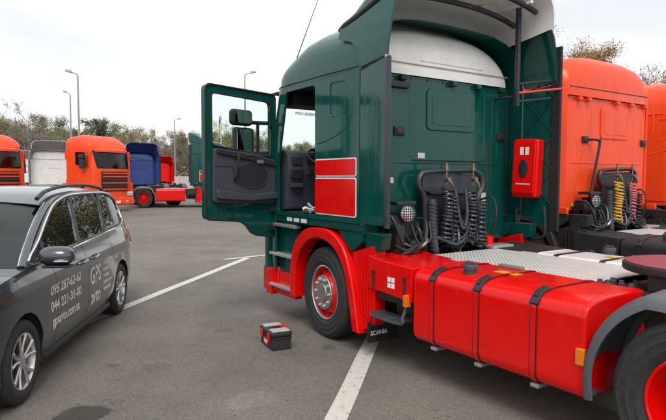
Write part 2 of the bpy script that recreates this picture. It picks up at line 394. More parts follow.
# ------------------------------------------------------------------ ground
def ground():
    b = MB(); b.add([(-300,-300,0),(300,-300,0),(300,300,0),(-300,300,0)], [(0,1,2,3)])
    tag(b.build('asphalt_ground', 'asphalt', smooth=0), 'grey worn asphalt of the truck yard', kind='structure')
    d = Vector((.705,-.709)); n = Vector((.709,.705))
    def line(a, t0, t1, wd=.16, lab=''):
        p0, p1 = n*a+d*t0, n*a+d*t1; q = n*(wd/2); k = 24; bb = MB(); vs = []
        for i in range(k+1):
            p = p0.lerp(p1, i/k); j = .006*sin(i*7.1+a)
            vs += [(p.x+q.x*(1+j*8), p.y+q.y*(1+j*8), .004), (p.x-q.x*(1-j*8), p.y-q.y*(1-j*8), .004)]
        bb.add(vs, [(2*i, 2*i+1, 2*i+3, 2*i+2) for i in range(k)])
        tag(bb.build('parking_line', 'line', smooth=0), lab, kind='structure')
    line(.285, -6.0, .6, .165, 'worn white parking line running under the open green truck')
    line(3.81, -2.5, 4.75, .15, 'white parking line running from the grey car to the open door')
    a0, a1 = Vector((6.08,-.15)), Vector((6.30,-1.75)); q = Vector((.065,.008)); bb = MB(); bb.add([(*(a0+q),.008),(*(a0-q),.008),(*(a1-q),.008),(*(a1+q),.008)], [(0,1,2,3)]); tag(bb.build('parking_line', 'line', smooth=0), 'short white line end left of the cab steps', kind='structure')
ground()

# ------------------------------------------------------------------ truck wheels
WH = {}
def rotm(a, ax='Y'): return Matrix.Rotation(a, 4, ax)
def truck_wheel(parent, loc, kind, rimcol, flip, rz=0):
    key = (kind, rimcol)
    if key not in WH:
        def tyre(b, y0):
            h = [(.292,.118),(.315,.138),(.345,.153),(.352,.157),(.358,.155),(.395,.163),(.402,.166),(.408,.163),(.452,.158),(.458,.161),(.464,.156),(.484,.145),(.499,.125),(.504,.105),(.504,.078),(.491,.075),(.491,.063),(.504,.060),(.504,.010),(.491,.007)]
            P = [(r, y0+y) for r, y in h]+[(r, y0-y) for r, y in h[::-1]]; b.lathe(P, 56)
        b = MB(); tyre(b, 0)
        if kind == 'rear': tyre(b, -.345)
        wt = b.build('wheel', 'rubber', None, 40)
        b = MB()
        if kind == 'front':
            b.lathe([(.292,.10),(.302,.128),(.302,.140),(.292,.143),(.284,.134),(.282,.11)], 48, mi=1)
            b.lathe([(.282,.112),(.272,.085),(.262,.07),(.235,.082),(.205,.112),(.19,.132),(.186,.15),(.1,.15)], 48, mi=0)
        else:
            b.lathe([(.292,.10),(.302,.128),(.302,.140),(.292,.143),(.284,.134),(.280,.11)], 48, mi=0)
            b.lathe([(.280,.112),(.272,.06),(.262,.0),(.245,-.06),(.20,-.085),(.155,-.088),(.15,-.03),(.145,.05),(.12,.075),(.0,.08)], 48, mi=0)
        b.build('rim', [rimcol, 'alloy'], wt, 30)
        b = MB()
        if kind == 'front':
            b.lathe([(.190,.132),(.192,.150),(.186,.158),(.178,.160),(.118,.162),(.112,.152),(.106,.152),(.104,.166),(.095,.174),(0,.178)], 40)
            b.build('hub', 'steel', wt, 25)
            for k in range(10):
                a = 2*pi*k/10+.15
                h = MB().lathe([(.0,.0),(.026,.0),(.024,.004),(.0,.004)], 14, X=Matrix.Translation((cos(a)*.236,.0845,sin(a)*.236)) @ rotm(-a) @ rotm(RAD(40),'Z') @ Matrix.Diagonal((1.1,1,1.3,1)))
                h.build('hand_hole', 'interior_dark', wt, 30)
        else:
            b.lathe([(.10,.075),(.10,.11),(.085,.125),(0,.128)], 28); b.build('hub', rimcol, wt, 25)
        nm = MB().lathe([(.021,0),(.021,.006),(.015,.007),(.015,.020),(.011,.026),(0,.026)], 10)
        for k in range(10):
            a = 2*pi*k/10
            p = (cos(a)*.150, .158, sin(a)*.150) if kind == 'front' else (cos(a)*.178, -.087, sin(a)*.178)
            q = MB(); q.v = nm.v[:]; q.f = nm.f[:]; q.m = nm.m[:]
            q.build('nut', 'alu' if kind == 'front' else 'steel', wt, 30, loc=p)
        WH[key] = wt; o = wt
    else: o = copy_tree(WH[key])
    setpar(o, parent); o.location = loc; o.rotation_euler = (0, 0, (pi if flip else 0)+rz)
    return o

# ------------------------------------------------------------------ cab surfaces
def xf(z): return 1.42 if z < 1.95 else 1.42-.18*((z-1.95)/.91)**1.15
def xc(z): return 1.1 if z < 1.95 else 1.1-.25*(z-1.95)/.91
SL = 1.7; SC = .5; SF = 1.64; STOT = 2*SL+2*SC+SF
TAPER = 0.
def rtap(x): return TAPER*((-.30-x)/.30)**2 if x < -.30 else 0.
def skin(s, z, off=0.):
    X = xf(z); c = xc(z); sg = 1
    if s > STOT/2: s = STOT-s; sg = -1
    if s <= 1.2: p = (-.6+s, 1.22+off-rtap(-.6+s))
    elif s <= SL: p = (.6+(s-1.2)/.5*(c-.6), 1.22+off)
    elif s <= SL+SC:
        q = (s-SL)/SC*pi/2; p = (c+(X-.06-c)*sin(q)+off*sin(q), .82+.40*cos(q)+off*cos(q))
    else:
        y = .82-(s-SL-SC); p = (X-.06*(y/.82)**2+off, y)
    return (p[0], sg*p[1], z)
def roofz(x):
    P = [(-.75,.575),(-.5,.59),(-.2,.625),(.2,.67),(.5,.645),(.75,.53),(.95,.385),(1.08,.25),(1.17,.13),(1.22,.055),(1.24,.0)]
    for (a, h), (b, k) in zip(P, P[1:]):
        if a <= x <= b: t = (x-a)/(b-a); return h+(k-h)*t
    return 0
def roofw(x):
    X = xf(2.86); c = xc(2.86)
    if x <= c: return 1.22-rtap(x)
    if x < X-.06: return .82+.40*sqrt(max(0, 1-((x-c)/(X-.06-c))**2))
    return .82*sqrt(max(0, (X-x)/.06))
ROOF_E = 3.0
def roofring(x, n=28, grow=0.):
    e = ROOF_E
    W_, Hh = roofw(x)+grow, roofz(x)+grow; out = []
    for k in range(n+1):
        q = pi*k/n; c, d = cos(q), sin(q)
        out.append((x, W_*math.copysign(abs(c)**(2/e), c), 2.86+Hh*abs(d)**(2/e)))
    return out

def door(root, side, ang, body, lod, stripes):
    m = 1 if side == 'l' else -1
    y = lambda v: v*m
    dr = MB()
    out = [(.03,2.80),(-1.03,2.82),(-1.035,1.30),(-.55,1.26),(-.42,1.20),(-.34,1.08),(.03,1.03)]
    out = rpoly(out, [.06,.08,.06,.1,.1,.08,.04])
    hole = rpoly([(-.05,2.70),(-.935,2.73),(-.935,2.14),(-.05,2.03)], .06)
    dr.patch(out, [hole], lambda a, b: (a, y(0.), b), .12)
    d = dr.build('door', body, root, 30, solid=.055, off=0, loc=(1.12, y(1.235), 0), rot=(0,0,RAD(-ang)*m))
    d['label'] = 'open green door' if ang else 'closed cab door'
    g = MB(); g.patch(rpoly([(-.04,2.71),(-.945,2.74),(-.945,2.13),(-.04,2.02)], .06), [], lambda a, b: (a, y(0.), b), .3); g.build('window_pane', 'glass', d, 0)
    sl = MB(); k = catmull([(p[0], y(-.03), p[1]) for p in hole], 2, True); sl.tube(k, .012, 6, True); sl.build('window_seal', 'black', d, 40)
    if lod > 0:
        sl = MB(); k = catmull([(p[0]*.985-.008, y(-.034), p[1]) for p in out], 1, True); sl.tube(k, .011, 6, True); sl.build('door_seal', 'black', d, 40)
        t = MB(); tp = rpoly([(-.0,1.99),(-.28,2.05),(-.56,2.08),(-.93,2.11),(-.945,1.49),(-.5,1.47),(-.0,1.46)], .05)
        t.prism(tp, y(-.028), y(-.07), 'y', .014); t.build('trim_panel', 'interior', d, 40)
        t = MB(); t.prism(catmull([(-.39+.25*cos(q), 1.80+.145*sin(q)) for q in [i*pi/7 for i in range(14)]], 2, True), y(-.07), y(-.082), 'y', .006); t.build('speaker_panel', 'interior_dark', d, 40)
        t = MB(); t.tube(catmull([(-.39+.255*cos(q), y(-.076), 1.80+.15*sin(q)) for q in [i*pi/7 for i in range(14)]], 2, True), .007, 6, True); t.build('speaker_ring', 'interior', d, 40)
        for k in range(3):
            t = MB(); t.box(-.50+.05*k,-.46+.05*k, y(-.095)-.012, y(-.095)+.012, 2.03, 2.045, .003); t.build('window_switch', 'tubegrey', d, 30)
        t = MB(); t.tube([(-.93, y(-.071), 1.90),(-.68, y(-.071), 1.90),(-.62, y(-.071), 1.66)], .005, 5); t.build('trim_seam', 'interior_dark', d, 40)
        t = MB(); t.prism(rpoly([(-.02,1.60),(-.45,1.57),(-.92,1.64),(-.92,1.535),(-.45,1.50),(-.02,1.52)], .03), y(-.065), y(-.13), 'y', .012); t.build('door_pocket', 'interior', d, 40)
        t = MB(); t.prism(rpoly([(-.0,1.97),(-.3,2.03),(-.9,2.10),(-.9,2.05),(-.33,1.965),(-.0,1.91)], .02), y(-.065), y(-.10), 'y', .01); t.build('armrest', 'interior_dark', d, 40)
        t = MB(); t.box(-.33,-.23, y(-.10)-.006, y(-.10)+.006, 1.945, 1.985, .004); t.build('door_handle', 'alu', d, 30)
        t = MB(); t.tube([(-.60, y(-.07), 2.07),(-.62, y(-.12), 2.02),(-.66, y(-.12), 1.80),(-.66, y(-.07), 1.74)], .014, 8); t.build('grab_handle', 'interior_dark', d, 40)
        for zz in (1.35, 1.12):
            t = MB(); t.box(-.10,.05, y(-.05)-.02, y(-.05)+.02, zz, zz+.06, .008); t.build('hinge', 'dark', d, 30)
    # mirror cluster carried outside the door near the hinge
    t = MB(); t.box(-.50,-.17, y(.20)-.055, y(.20)+.055, 2.41, 2.61, .053, seg=5); t.build('wide_mirror', 'black', d, 40)
    t = MB(); t.prism(rrect(-.47,-.20,2.435,2.585,.05), y(.142), y(.147)); t.build('wide_mirror_glass', 'mirror', d, 0)
    t = MB(); t.box(-.45,-.15, y(.20)-.05, y(.20)+.05, 1.98, 2.39, .04, seg=3); t.build('main_mirror', body if False else 'black', d, 40)
    t = MB(); t.prism(rrect(-.43,-.17,2.005,2.365,.04), y(.147), y(.152)); t.build('main_mirror_glass', 'mirror', d, 0)
    t = MB(); t.tube([(-.06, y(.02), 2.45),(-.10, y(.16), 2.46),(-.26, y(.2), 2.46)], .025, 8); t.tube([(-.06, y(.02), 2.08),(-.08, y(.18), 2.08),(-.26, y(.2), 2.08)], .02, 8); t.tube([(-.09, y(.17), 2.46),(-.09, y(.17), 2.08)], .02, 8); t.build('mirror_arm', 'black', d, 40)
    if stripes:
        for (z0, z1) in ((1.80,1.95),(1.39,1.76)):
            t = MB(); t.box(-1.02,-.1, y(.029)-.002, y(.029)+.002, z0, z1, 0); t.build('stripe', 'red', d, 0)
    return d

def coil(b, x, y, z0, z1, R, r, turns, mi=0, n=10):
    P = []; k = turns*n
    for i in range(k+1):
        a = 2*pi*i/n; t = i/k; j = 1+.10*sin(i*.37+y*40)+.06*sin(i*1.3); P.append((x+R*j*cos(a)-.015*sin(t*3), y+R*j*sin(a)+.014*sin(t*5+y*20), z0+(z1-z0)*(t+.025*sin(t*9+y*30))))
    b.tube(P, r, 6, mi=mi)

def tractor(name, label, group, body='green', trim='red', tank='red', deflect=True, doorang=(0,0), lod=1, hoses=('hose','hose'), loc=(0,0,0), rz=0, spoiler=None, rim='red', stripes=False, roofrear=None, rear='green', steer=0, deck=True, tank_r=None):
    R_ = empty(name, loc, rz); tag(R_, label, 'truck', group)
    spoiler = spoiler or body; rear = rear if body == 'green' else body; roofrear = roofrear or body
    global TAPER, ROOF_E
    TAPER = 0. if deflect else .15; ROOF_E = 3.0 if lod == 2 else (3.4 if lod else 4.5)
    ext = .125 if deflect else 0.; cw = 1.03 if deflect else 1.02; xr = -.722 if deflect else -.46
    P = lambda b, nm, mt, sm=35, **k: b.build(nm, mt, R_, sm, **k)
    # ---- wheels
    for s in (1, -1):
        truck_wheel(R_, (0, s*1.03, .504), 'front', rim, s < 0, steer)
        truck_wheel(R_, (-3.8, s*1.045, .504), 'rear', rim, s < 0)
    # ---- cab skin with openings
    so = lambda x: x+.6
    op = rpoly([(so(.10),1.36),(so(.97),1.36),(so(.97),2.0),(so(.90),2.79),(so(.10),2.79)], .05)
    opr = [(STOT-a, b) for a, b in op]
    ws = rpoly([(SL+.34,1.98),(STOT-SL-.34,1.98),(STOT-SL-.26,2.80),(SL+.26,2.80)], .06)
    sw = rpoly([(so(-.50),2.44),(so(-.20),2.40),(so(-.20),2.77),(so(-.50),2.76)], .06)
    swr = [(STOT-a, b) for a, b in sw]
    b = MB(); b.patch([(-ext,1.32),(STOT+ext,1.32),(STOT+ext,2.862),(-ext,2.862)], [op, opr, ws, sw, swr], skin, .09 if lod else .16); P(b, 'cab_shell', body, 30, solid=.03, off=0)
    b = MB(); b.patch(rpoly([(SL+.33,1.97),(STOT-SL-.33,1.97),(STOT-SL-.25,2.81),(SL+.25,2.81)], .06), [], skin, .15); P(b, 'windshield', 'glass' if lod == 2 else 'glass_dark', 60)
    for s in (1, -1):
        b = MB(); b.prism(rpoly([(-.52,2.42),(-.18,2.38),(-.18,2.79),(-.52,2.78)], .05), s*1.215, s*1.228); P(b, 'side_recess', body)
        b = MB(); b.tube(catmull([(x-.6 if s > 0 else x-.6, s*1.233, z) for x, z in sw], 2, True), .005, 6, True); P(b, 'recess_rim', body)
        if lod:          # pressed swage that sweeps down behind the door
            b = MB(); pts = catmull([(-.60,2.83),(-.62,2.6),(-.60,2.42),(-.50,2.30),(-.33,2.22),(-.12,2.17),(.05,2.15)], 6)
            b.tube([(p[0], s*1.229, p[1]) for p in pts], .010, 8, flat=1.6); b.tube([(.04, s*1.228, 2.83),(-.58, s*1.228, 2.845)], .009, 8); P(b, 'swage_line', body, 60)
    # ---- roof
    b = MB(); b.loft([roofring(x) for x in ([xr,-.6,-.5,-.4] if deflect else [xr,-.4])+[-.2,.0,.2,.35,.5,.65,.8,.9,.98,1.04,1.1,1.15,1.18,1.205,1.225,1.236]], cap0=False); P(b, 'roof', body, 50, solid=.012)
    rb_ = roofring(-.25); b = MB(); b.add(rb_, [tuple(range(len(rb_)))]); P(b, 'roof_end', 'green_in' if body == 'green' else body, 0)
    def dome(x, W_, Hh, e=ROOF_E):
        return [(x, W_*math.copysign(abs(cos(q))**(2/e), cos(q)), 2.866+Hh*abs(sin(q))**(2/e)) for q in [pi*k/28 for k in range(29)]]
    D_ = [(-.25,1.06,.56),(-.38,1.055,.55),(-.47,1.05,.52),(-.54,1.045,.46),(-.59,1.04,.37),(-.61,1.035,.29),(-.618,1.03,.22)] if deflect else [(-.598,1.068,.562),(-.615,1.06,.53),(-.625,1.055,.46),(-.63,1.05,.36),(-.632,1.045,.24)]
    if not deflect: D_ = [(-.46,roofw(-.46),roofz(-.46)-.006),(-.53,1.12,.545),(-.58,1.09,.49),(-.61,1.065,.40),(-.622,1.05,.30),(-.626,1.04,.22)]
    b = MB(); b.loft([dome(*d) for d in D_], cap1=True); P(b, 'roof_rear', roofrear, 55)
    if lod:
        b = MB(); b.tube([(-.628,-1.05,2.985),(-.628,1.05,2.985)], .006, 6); P(b, 'roof_seam', 'grey_spoiler' if roofrear == 'white' else 'dark')
        b = MB(); b.tube([(-.62,-.62,3.035),(-.62,.35,3.035)], .008, 6); P(b, 'roof_rear_rib', roofrear)
    for s in (1, -1):
        b = MB(); b.tube(catmull([(-.71 if deflect else -.25, s*1.236, 2.868),(-.2, s*1.238, 2.872),(.5, s*1.238, 2.872),(.84, s*1.236, 2.868),(1.0, s*1.19, 2.862),(1.12, s*1.08, 2.86)], 5), .011, 6); P(b, 'roof_gutter', body)
    # ---- rear wall with pressed panels
    b = MB(); yw = 1.16 if deflect else 1.08; b.patch([(-yw,1.04 if body == 'green' else 1.28),(yw,1.04 if body == 'green' else 1.28),(yw,2.862),(-yw,2.862)], [], lambda y, z: (-.58+.05*max(0,(abs(y)-1.0)/.16)**2, y, z), .15); P(b, 'rear_wall', rear, 40, solid=.02, off=0)
    b = MB()
    b.prism(rrect(-.53,.23,2.30,2.76,.07), -.585, -.607, 'x', .01); b.prism(rrect(-.46,.16,2.36,2.70,.05), -.60, -.612, 'x', .006); P(b, 'rear_window_panel', rear)
    for yy in (-.95, .45, -.72):
        b = MB(); b.box(-.594,-.575, yy-.035, yy+.035, 2.0, 2.80, .012); P(b, 'rear_rib', rear)
    for z0 in (1.93,):
        b = MB(); b.box(-.596,-.575,-.95,.95, z0, z0+.022, .006); P(b, 'rear_rib', rear)
    if lod == 2:
        b = MB(); b.tube([(-.600,.42,1.968),(-.600,-.62,1.968)], .007, 6); P(b, 'pressing_slot', 'dark')
        for yy in (.80,-.82):
            b = MB(); b.tube([(-.592,yy,1.25),(-.592,yy,2.82)], .006, 6); P(b, 'panel_seam', 'green_in')
        for (yy, zz, a_, c_) in ((.30,2.02,.05,.03),(-.70,1.55,.04,.05),(.72,1.75,.03,.03)):
            b = MB(); b.box(-.596,-.592,yy-a_,yy+a_,zz-c_,zz+c_); P(b, 'sticker', 'grey_print', 0)
        for k in range(9):
            b = MB(); b.lathe([(.012,0),(.010,.006),(0,.008)], 8, 'x', X=Matrix.Translation((-.59,-.95+.235*k,2.835)) @ rotm(pi,'Z')); P(b, 'rivet', 'dark')
    if lod:
        for yy in (.82, .6, -.15, -.55, -.95):
            b = MB(); b.box(-.66,-.58, yy-.04, yy+.04, 2.80, 2.855, .012); P(b, 'gutter_bracket', 'dark' if yy > .3 and body == 'green' else rear)
        if lod == 2:
            b = MB(); b.box(-.64,-.58,.50,.88,2.72,2.79,.015); P(b, 'wiring_box', 'black')
        for yy in (.62,-.98):
            b = MB(); b.box(-.615,-.585, yy-.07, yy+.07, 2.22, 2.32, .012); b.box(-.63,-.60, yy-.05, yy+.05, 2.24, 2.30, .01); P(b, 'rear_latch', 'black')
    if lod == 2:
        b = MB(); b.tube([(.93,1.05,3.08),(.90,1.05,3.13),(.31,1.06,3.80)], [.012,.007,.003], 6); b.lathe([(.03,3.04),(.03,3.08),(.015,3.10),(0,3.10)], 10, 'z', X=Matrix.Translation((.94,1.05,0))); P(b, 'antenna', 'black')
        b = MB(); b.box(-2.16,-1.92,.545,.60,1.0,1.03,.008); P(b, 'brown_bracket', M['bark'])  # stands for the small brown bracket behind the filler cap
    # ---- sill, floor, interior
    for s in (1, -1):
        b = MB(); b.box(-.73,1.15, s*1.19-.03, s*1.19+.03, 1.235, 1.325, .012); P(b, 'sill', body)
    if lod == 2:
        b = MB(); b.box(-.57,1.3,-1.16,1.18,1.30,1.352); P(b, 'cab_floor', 'interior_dark')
        b = MB(); b.box(-.55,1.26,-1.17,1.17,2.82,2.845); b.box(-.55,-.53,-1.17,1.17,1.35,2.83); b.box(-.53,.07,1.165,1.185,1.35,2.83); b.box(-.53,.07,-1.185,-1.165,1.35,2.83); P(b, 'cab_lining', 'interior_dark')
        b = MB(); b.box(.80,1.22,-1.1,1.1,2.66,2.82,.03); P(b, 'overhead_shelf', 'interior_dark')
        b = MB(); b.prism(rpoly([(1.0,1.36),(1.36,1.36),(1.34,2.02),(1.10,2.13),(.93,2.08),(.90,1.85),(.97,1.6)], .05), -1.12, 1.12, 'y', .02); dsh = P(b, 'dashboard', 'interior')
        b = MB(); b.prism(rpoly([(.78,1.50),(1.02,1.45),(1.02,2.08),(.88,2.05),(.78,1.86)], .05), -.05, .30, 'y', .02); P(b, 'centre_console', 'interior')
        for k in range(8):
            b = MB(); b.box(.775,.795,.005+.065*(k%4),.05+.065*(k%4), 1.70+.09*(k//4), 1.75+.09*(k//4), .006); b.build('switch', 'black', dsh, 30)
        for (y0, z0, wy, hz, mt) in ((.66,2.0,.20,.05,'interior_dark'),(1.0,1.98,.07,.05,'interior_dark'),(1.0,1.82,.08,.06,'black'),(.38,1.97,.07,.05,'interior_dark'),(.66,1.84,.2,.03,'tubegrey'),(1.0,1.68,.08,.03,'tubegrey')):
            b = MB(); b.box(.885,.945, y0-wy, y0+wy, z0-hz, z0+hz, .012); b.build('dash_vent', mt, dsh, 30)
        X = Matrix.Translation((.80,.66,2.02)) @ rotm(RAD(-32))
        b = MB(); b.tube([X @ Vector((.225*cos(q), .225*sin(q), 0)) for q in [2*pi*i/36 for i in range(36)]], .017, 8, True)
        for q in (0.3, pi-.3, pi*1.5): b.tube([X @ Vector((0,0,-.03)), X @ Vector((.225*cos(q), .225*sin(q), 0))], .014, 6)
        b.lathe([(0,.0),(.07,0),(.075,-.03),(.04,-.05),(0,-.05)], 16, 'z', X=X); b.tube([X @ Vector((0,0,-.03)), (1.02,.66,1.72)], .04, 8); P(b, 'steering_wheel', 'black', 40)
        for yy in (.62, -.62):
            b = MB(); b.box(-.22,.32, yy-.26, yy+.26, 1.55,1.72,.05,seg=3); b.box(-.12,.2, yy-.2, yy+.2, 1.35,1.56,.02)
            b.box(-.06,.10, yy-.25, yy+.25, 1.68,2.36,.05,seg=3, X=Matrix.Translation((-.2,0,.1)) @ Matrix.Translation((0,0,1.6)) @ rotm(RAD(-8)) @ Matrix.Translation((0,0,-1.6))); P(b, 'seat', 'seat', 40)
        b = MB(); b.box(-.52,-.12,-1.1,1.1,1.75,1.95,.04); P(b, 'bunk', 'seat')
        for k in range(3):
            b = MB(); b.box(.30+.17*k,.42+.17*k,1.222,1.226,1.255,1.30); P(b, 'sill_label', 'label')
        tx = text('windshield_lettering', 'benelux.com', .074, 'interior_dark', R_, frame((1.318,.83,2.60),(0,1,0),(-.1,0,1)), align='RIGHT')
        for v in tx.data.vertices:             # wrap the print on to the curved pane
            s_ = SL+SC+(.82-v.co.y) if v.co.y < .82 else SL+SC*(1-min(1,(v.co.y-.82)/.4))
            q = skin(s_, v.co.z, .004); v.co.x = q[0]; v.co.y = q[1]
    else:
        b = MB(); b.box(-.55,1.25,-1.15,1.15,1.33,1.5); b.box(.85,1.3,-1.1,1.1,1.5,1.95,.04); b.box(-.2,.1,-1.,1.,1.5,2.3,.05); P(b, 'interior', 'interior_dark')
    door(R_, 'l', doorang[0], body, lod, stripes); door(R_, 'r', doorang[1], body, max(0, lod-1), stripes)
    if stripes:
        for s in (1, -1):
            for (z0, z1) in ((1.80,1.965),(1.39,1.765)):
                b = MB(); b.prism(rrect(-.685,.085,z0-.012,z1+.012,.03), s*1.236, s*1.240); P(b, 'stripe_border', 'label', 0)
                b = MB(); b.prism(rrect(-.672,.085,z0,z1,.025), s*1.238, s*1.243); P(b, 'stripe', 'red', 0)
    # ---- front end
    b = MB(); b.patch([(SL-.05,.62),(STOT-SL+.05,.62),(STOT-SL+.05,1.33),(SL-.05,1.33)], [], lambda s, z: skin(s, z, .0), .2); P(b, 'front_panel', body, 40, solid=.03, off=0)
    for k in range(6):
        z0 = 1.00+k*.145
        if k < 3 or True:
            b = MB(); b.prism([(s_ , z_) for s_, z_ in ()] or [(1.40,z0),(1.475,z0+.02),(1.475,z0+.065),(1.40,z0+.085)], -.78+.04*(k==0), .78-.04*(k==0), 'y', .008); P(b, 'grille_slat', 'black' if k in (1,3) else body)
    b = MB(); b.box(1.36,1.447,-.80,.80,.95,1.86,.01); P(b, 'grille_backing', 'dark')
    b = MB(); b.box(1.05,1.47,-1.21,1.21,.30,.66,.06,seg=3); b.box(1.40,1.49,-.55,.55,.36,.52,.02); P(b, 'bumper', body if not stripes else trim)
    b = MB(); b.box(1.488,1.495,-.26,.26,.40,.51,.003); P(b, 'number_plate', 'label')
    for s in (1, -1):
        b = MB(); b.box(1.42,1.475, s*.72-.09, s*.72+.09, .42,.52,.015); P(b, 'fog_lamp', 'lens')
        b = MB(); b.box(1.30,1.435, s*.98-.19, s*.98+.19, .70,.92,.04,seg=3); P(b, 'headlight', 'lens')
        b = MB(); b.tube([(1.43, s*.2, 2.02),(1.40, s*.75, 2.05)], .012, 6); P(b, 'wiper', 'black')
    b = MB(); ring = []
    for k in range(25):
        y = -1.04+2.08*k/24; x = 1.23-.06*(y/.82)**2-.16*max(0,(abs(y)-.75)/.29)**2; ring.append((x,y))
    b.loft([[(x+.02,y,2.90) for x,y in ring],[(x+.11,y,2.84) for x,y in ring],[(x+.12,y,2.74) for x,y in ring],[(x+.11,y,2.735) for x,y in ring],[(x+.09,y,2.82) for x,y in ring],[(x+.0,y,2.87) for x,y in ring]]); P(b, 'sun_visor', 'black' if body == 'green' else body, 40)
    # ---- steps and front lower side
    for s in (1, -1):
        b = MB()
        b.box(.62,1.30, s*1.12-.04, s*1.12+.04, .60,1.25,.01); b.box(1.20,1.36, s*1.17-.06, s*1.17+.06,.45,1.32,.03); P(b, 'step_panel', body)
        b = MB(); b.box(.64,1.28, s*1.13-.05, s*1.13+.05, .30,.60,.015); b.box(1.16,1.32, s*1.18-.06, s*1.18+.055,.28,.62,.02); P(b, 'lower_step_panel', trim)
        for (zz, x0) in ((1.17,.55),(.80,.62),(.40,.66)):
            b = MB(); b.box(x0,1.2, s*1.195-.05, s*1.195+.05, zz,zz+.035,.008)
            for k in range(7): b.box(x0+.04+k*.075,x0+.075+k*.075, s*1.2-.035, s*1.2+.035, zz+.035, zz+.041)
            P(b, 'step_plate', 'alu')
    # ---- front mudguard
    for s in (1, -1):
        c0 = (0,.504)
        outer = catmull([(.66,.36),(.665,.70),(.56,1.00),(.34,1.18),(.05,1.225),(-.24,1.20),(-.45,1.06),(-.58,.82),(-.665,.52),(-.73,.22)], 4)
        inner = catmull([(-.62,.22),(-.57,.46),(-.50,.74),(-.40,.92),(-.22,1.06),(.03,1.11),(.28,1.05),(.47,.88),(.555,.66),(.56,.36)], 4)
        b = MB(); b.prism([tuple(p) for p in outer]+[tuple(p) for p in inner], s*1.05, s*1.245, 'y', .022, capbev=True, seg=3); P(b, 'front_mudguard', trim, 40)
        b = MB(); rings = []
        for p in inner: rings.append([(p[0], s*y, p[1]) for y in (.62,.85,1.08)])
        b.loft(rings); P(b, 'wheel_arch_liner', 'dark', 60, solid=.012)
        b = MB(); pts = [(-.60,1.0),(-.88,1.0),(-.88,.30),(-.72,.22)]
        b.prism([(-.52,1.02),(-.90,1.12),(-.90,.34),(-.72,.24)], s*1.03, s*1.17, 'y', .015); P(b, 'mudguard_tail', trim)
        for k in range(4):
            b = MB(); x = -.70-.05*k; b.box(x-.011,x+.011, s*1.165, s*1.185, .42-.02*k, 1.00+.02*k, .006); P(b, 'mudguard_rib', trim)
        b = MB(); b.box(-.86,-.845, s*1.02-.20, s*1.02+.20, .15,.36,.004); P(b, 'mud_flap', 'black')
        if lod == 2 and s > 0: text('flap_lettering', 'SCANIA', .062, 'label', R_, frame((-.863,1.185,.225),(0,-1,0),(0,0,1)), sx=.95)
        # green corner fairing between cab and mudguard
        b = MB(); b.prism([(-.30,1.235),(-.73,1.235),(-.73,1.14),(-.55,1.02),(-.42,1.12)], s*1.06, s*1.20, 'y', .012); b.prism([(-.735,1.24),(-1.02,1.24),(-.99,1.08),(-.84,1.03),(-.735,1.09)], s*1.05, s*1.165, 'y', .015); P(b, 'corner_fairing', body if body != 'orange' else 'dark')
    # ---- side deflectors, roof collar and spoiler
    if deflect:
        for s in (1, -1):
            b = MB(); b.patch(rpoly([(-.742,1.33),(-1.17,1.33 if s > 0 else 1.15),(-1.17,2.862),(-.742,2.81)], [.02,.05,.01,.01]), [], lambda x, z: (x, s*(1.222+.045*(-.74-x)/.43), z), .15); P(b, 'side_deflector', body, 50, solid=.022, off=0)
            b = MB(); b.box(-1.225,-1.165+.07*(s < 0), s*1.262-.02, s*1.262+.02, 1.15 if s < 0 else 1.31, 3.28 if s < 0 else 2.875, .012); P(b, 'deflector_edge', 'hose' if s > 0 else 'dark')
            pl = rpoly([(-.29,3.20),(-.55,3.13),(-.68,3.04),(-.74,2.84),(-1.18,2.89),(-1.18,3.44),(-1.05,3.62),(-.75,3.50),(-.28,3.34)], [.03,.08,.06,.04,.01,.1,.05,.2,.03])
            fy = lambda x, z: (x, s*(1.225+.03*(-.3-x)/.9-.16*max(0,(z-2.87)/.75)**1.6), z)
            b = MB(); b.patch(pl, [], fy, .07); P(b, 'roof_collar', spoiler, 50, solid=.022, off=0)
            b = MB(); b.tube([(-.75, s*1.236, 2.822),(-.95, s*1.244, 2.852),(-1.18, s*1.256, 2.878)], .009, 6); P(b, 'panel_gap', 'dark')
            if lod == 2:
                b = MB(); b.lathe([(0,0),(.016,0),(.016,.02),(0,.024)], 10, X=Matrix.Translation((-1.19, s*1.265, 2.87))); P(b, 'edge_bolt', 'steel')
                if s < 0:
                    for k in range(5):
                        for dd in (1,-1):
                            z0 = 1.45+.42*k; b = MB(); b.tube([(-.78,-1.208,z0 if dd > 0 else z0+.40),(-1.15,-1.243,z0+.40 if dd > 0 else z0)], .004, 6); P(b, 'deflector_rib', 'green')
        b = MB(); rings = []; ri = []
        for x in (-.20,-.26,-.34,-.45,-.6,-.8,-1.0,-1.2,-1.24):
            t = (-.20-x)/1.04; zb = 3.32+.16*t; zc = 3.40+.62*(1-(1-t)**2.1); e = 3.0 if lod == 2 else 5.0; W_ = 1.10-.10*max(0,1-t*4)
            ring = []; rin = []
            for k in range(33):
                q = pi*k/32; c, d = cos(q), sin(q)
                ring.append((x, W_*math.copysign(abs(c)**(2/e), c), zb+(zc-zb)*abs(d)**(2/e)))
            rings.append(ring); ri.append([(p[0], p[1]*.975, p[2]-.03) for p in ring])
        b.loft(rings, mi=0); b.loft(ri, mi=1)
        b.loft([rings[-1], ri[-1]], mi=1); P(b, 'roof_spoiler', [spoiler, 'white' if body == 'green' else spoiler], 50)
        for s in (1, -1):
            b = MB(); pts = catmull([(-.23, s*1.135, 3.315),(-.36, s*1.15, 3.34),(-.6, s*1.15, 3.39),(-.95, s*1.14, 3.49),(-1.2, s*1.12, 3.56)], 5)
            b.tube(pts, [.02+.012*min(1,i/5) for i in range(len(pts))], 8); P(b, 'spoiler_trim', 'black')
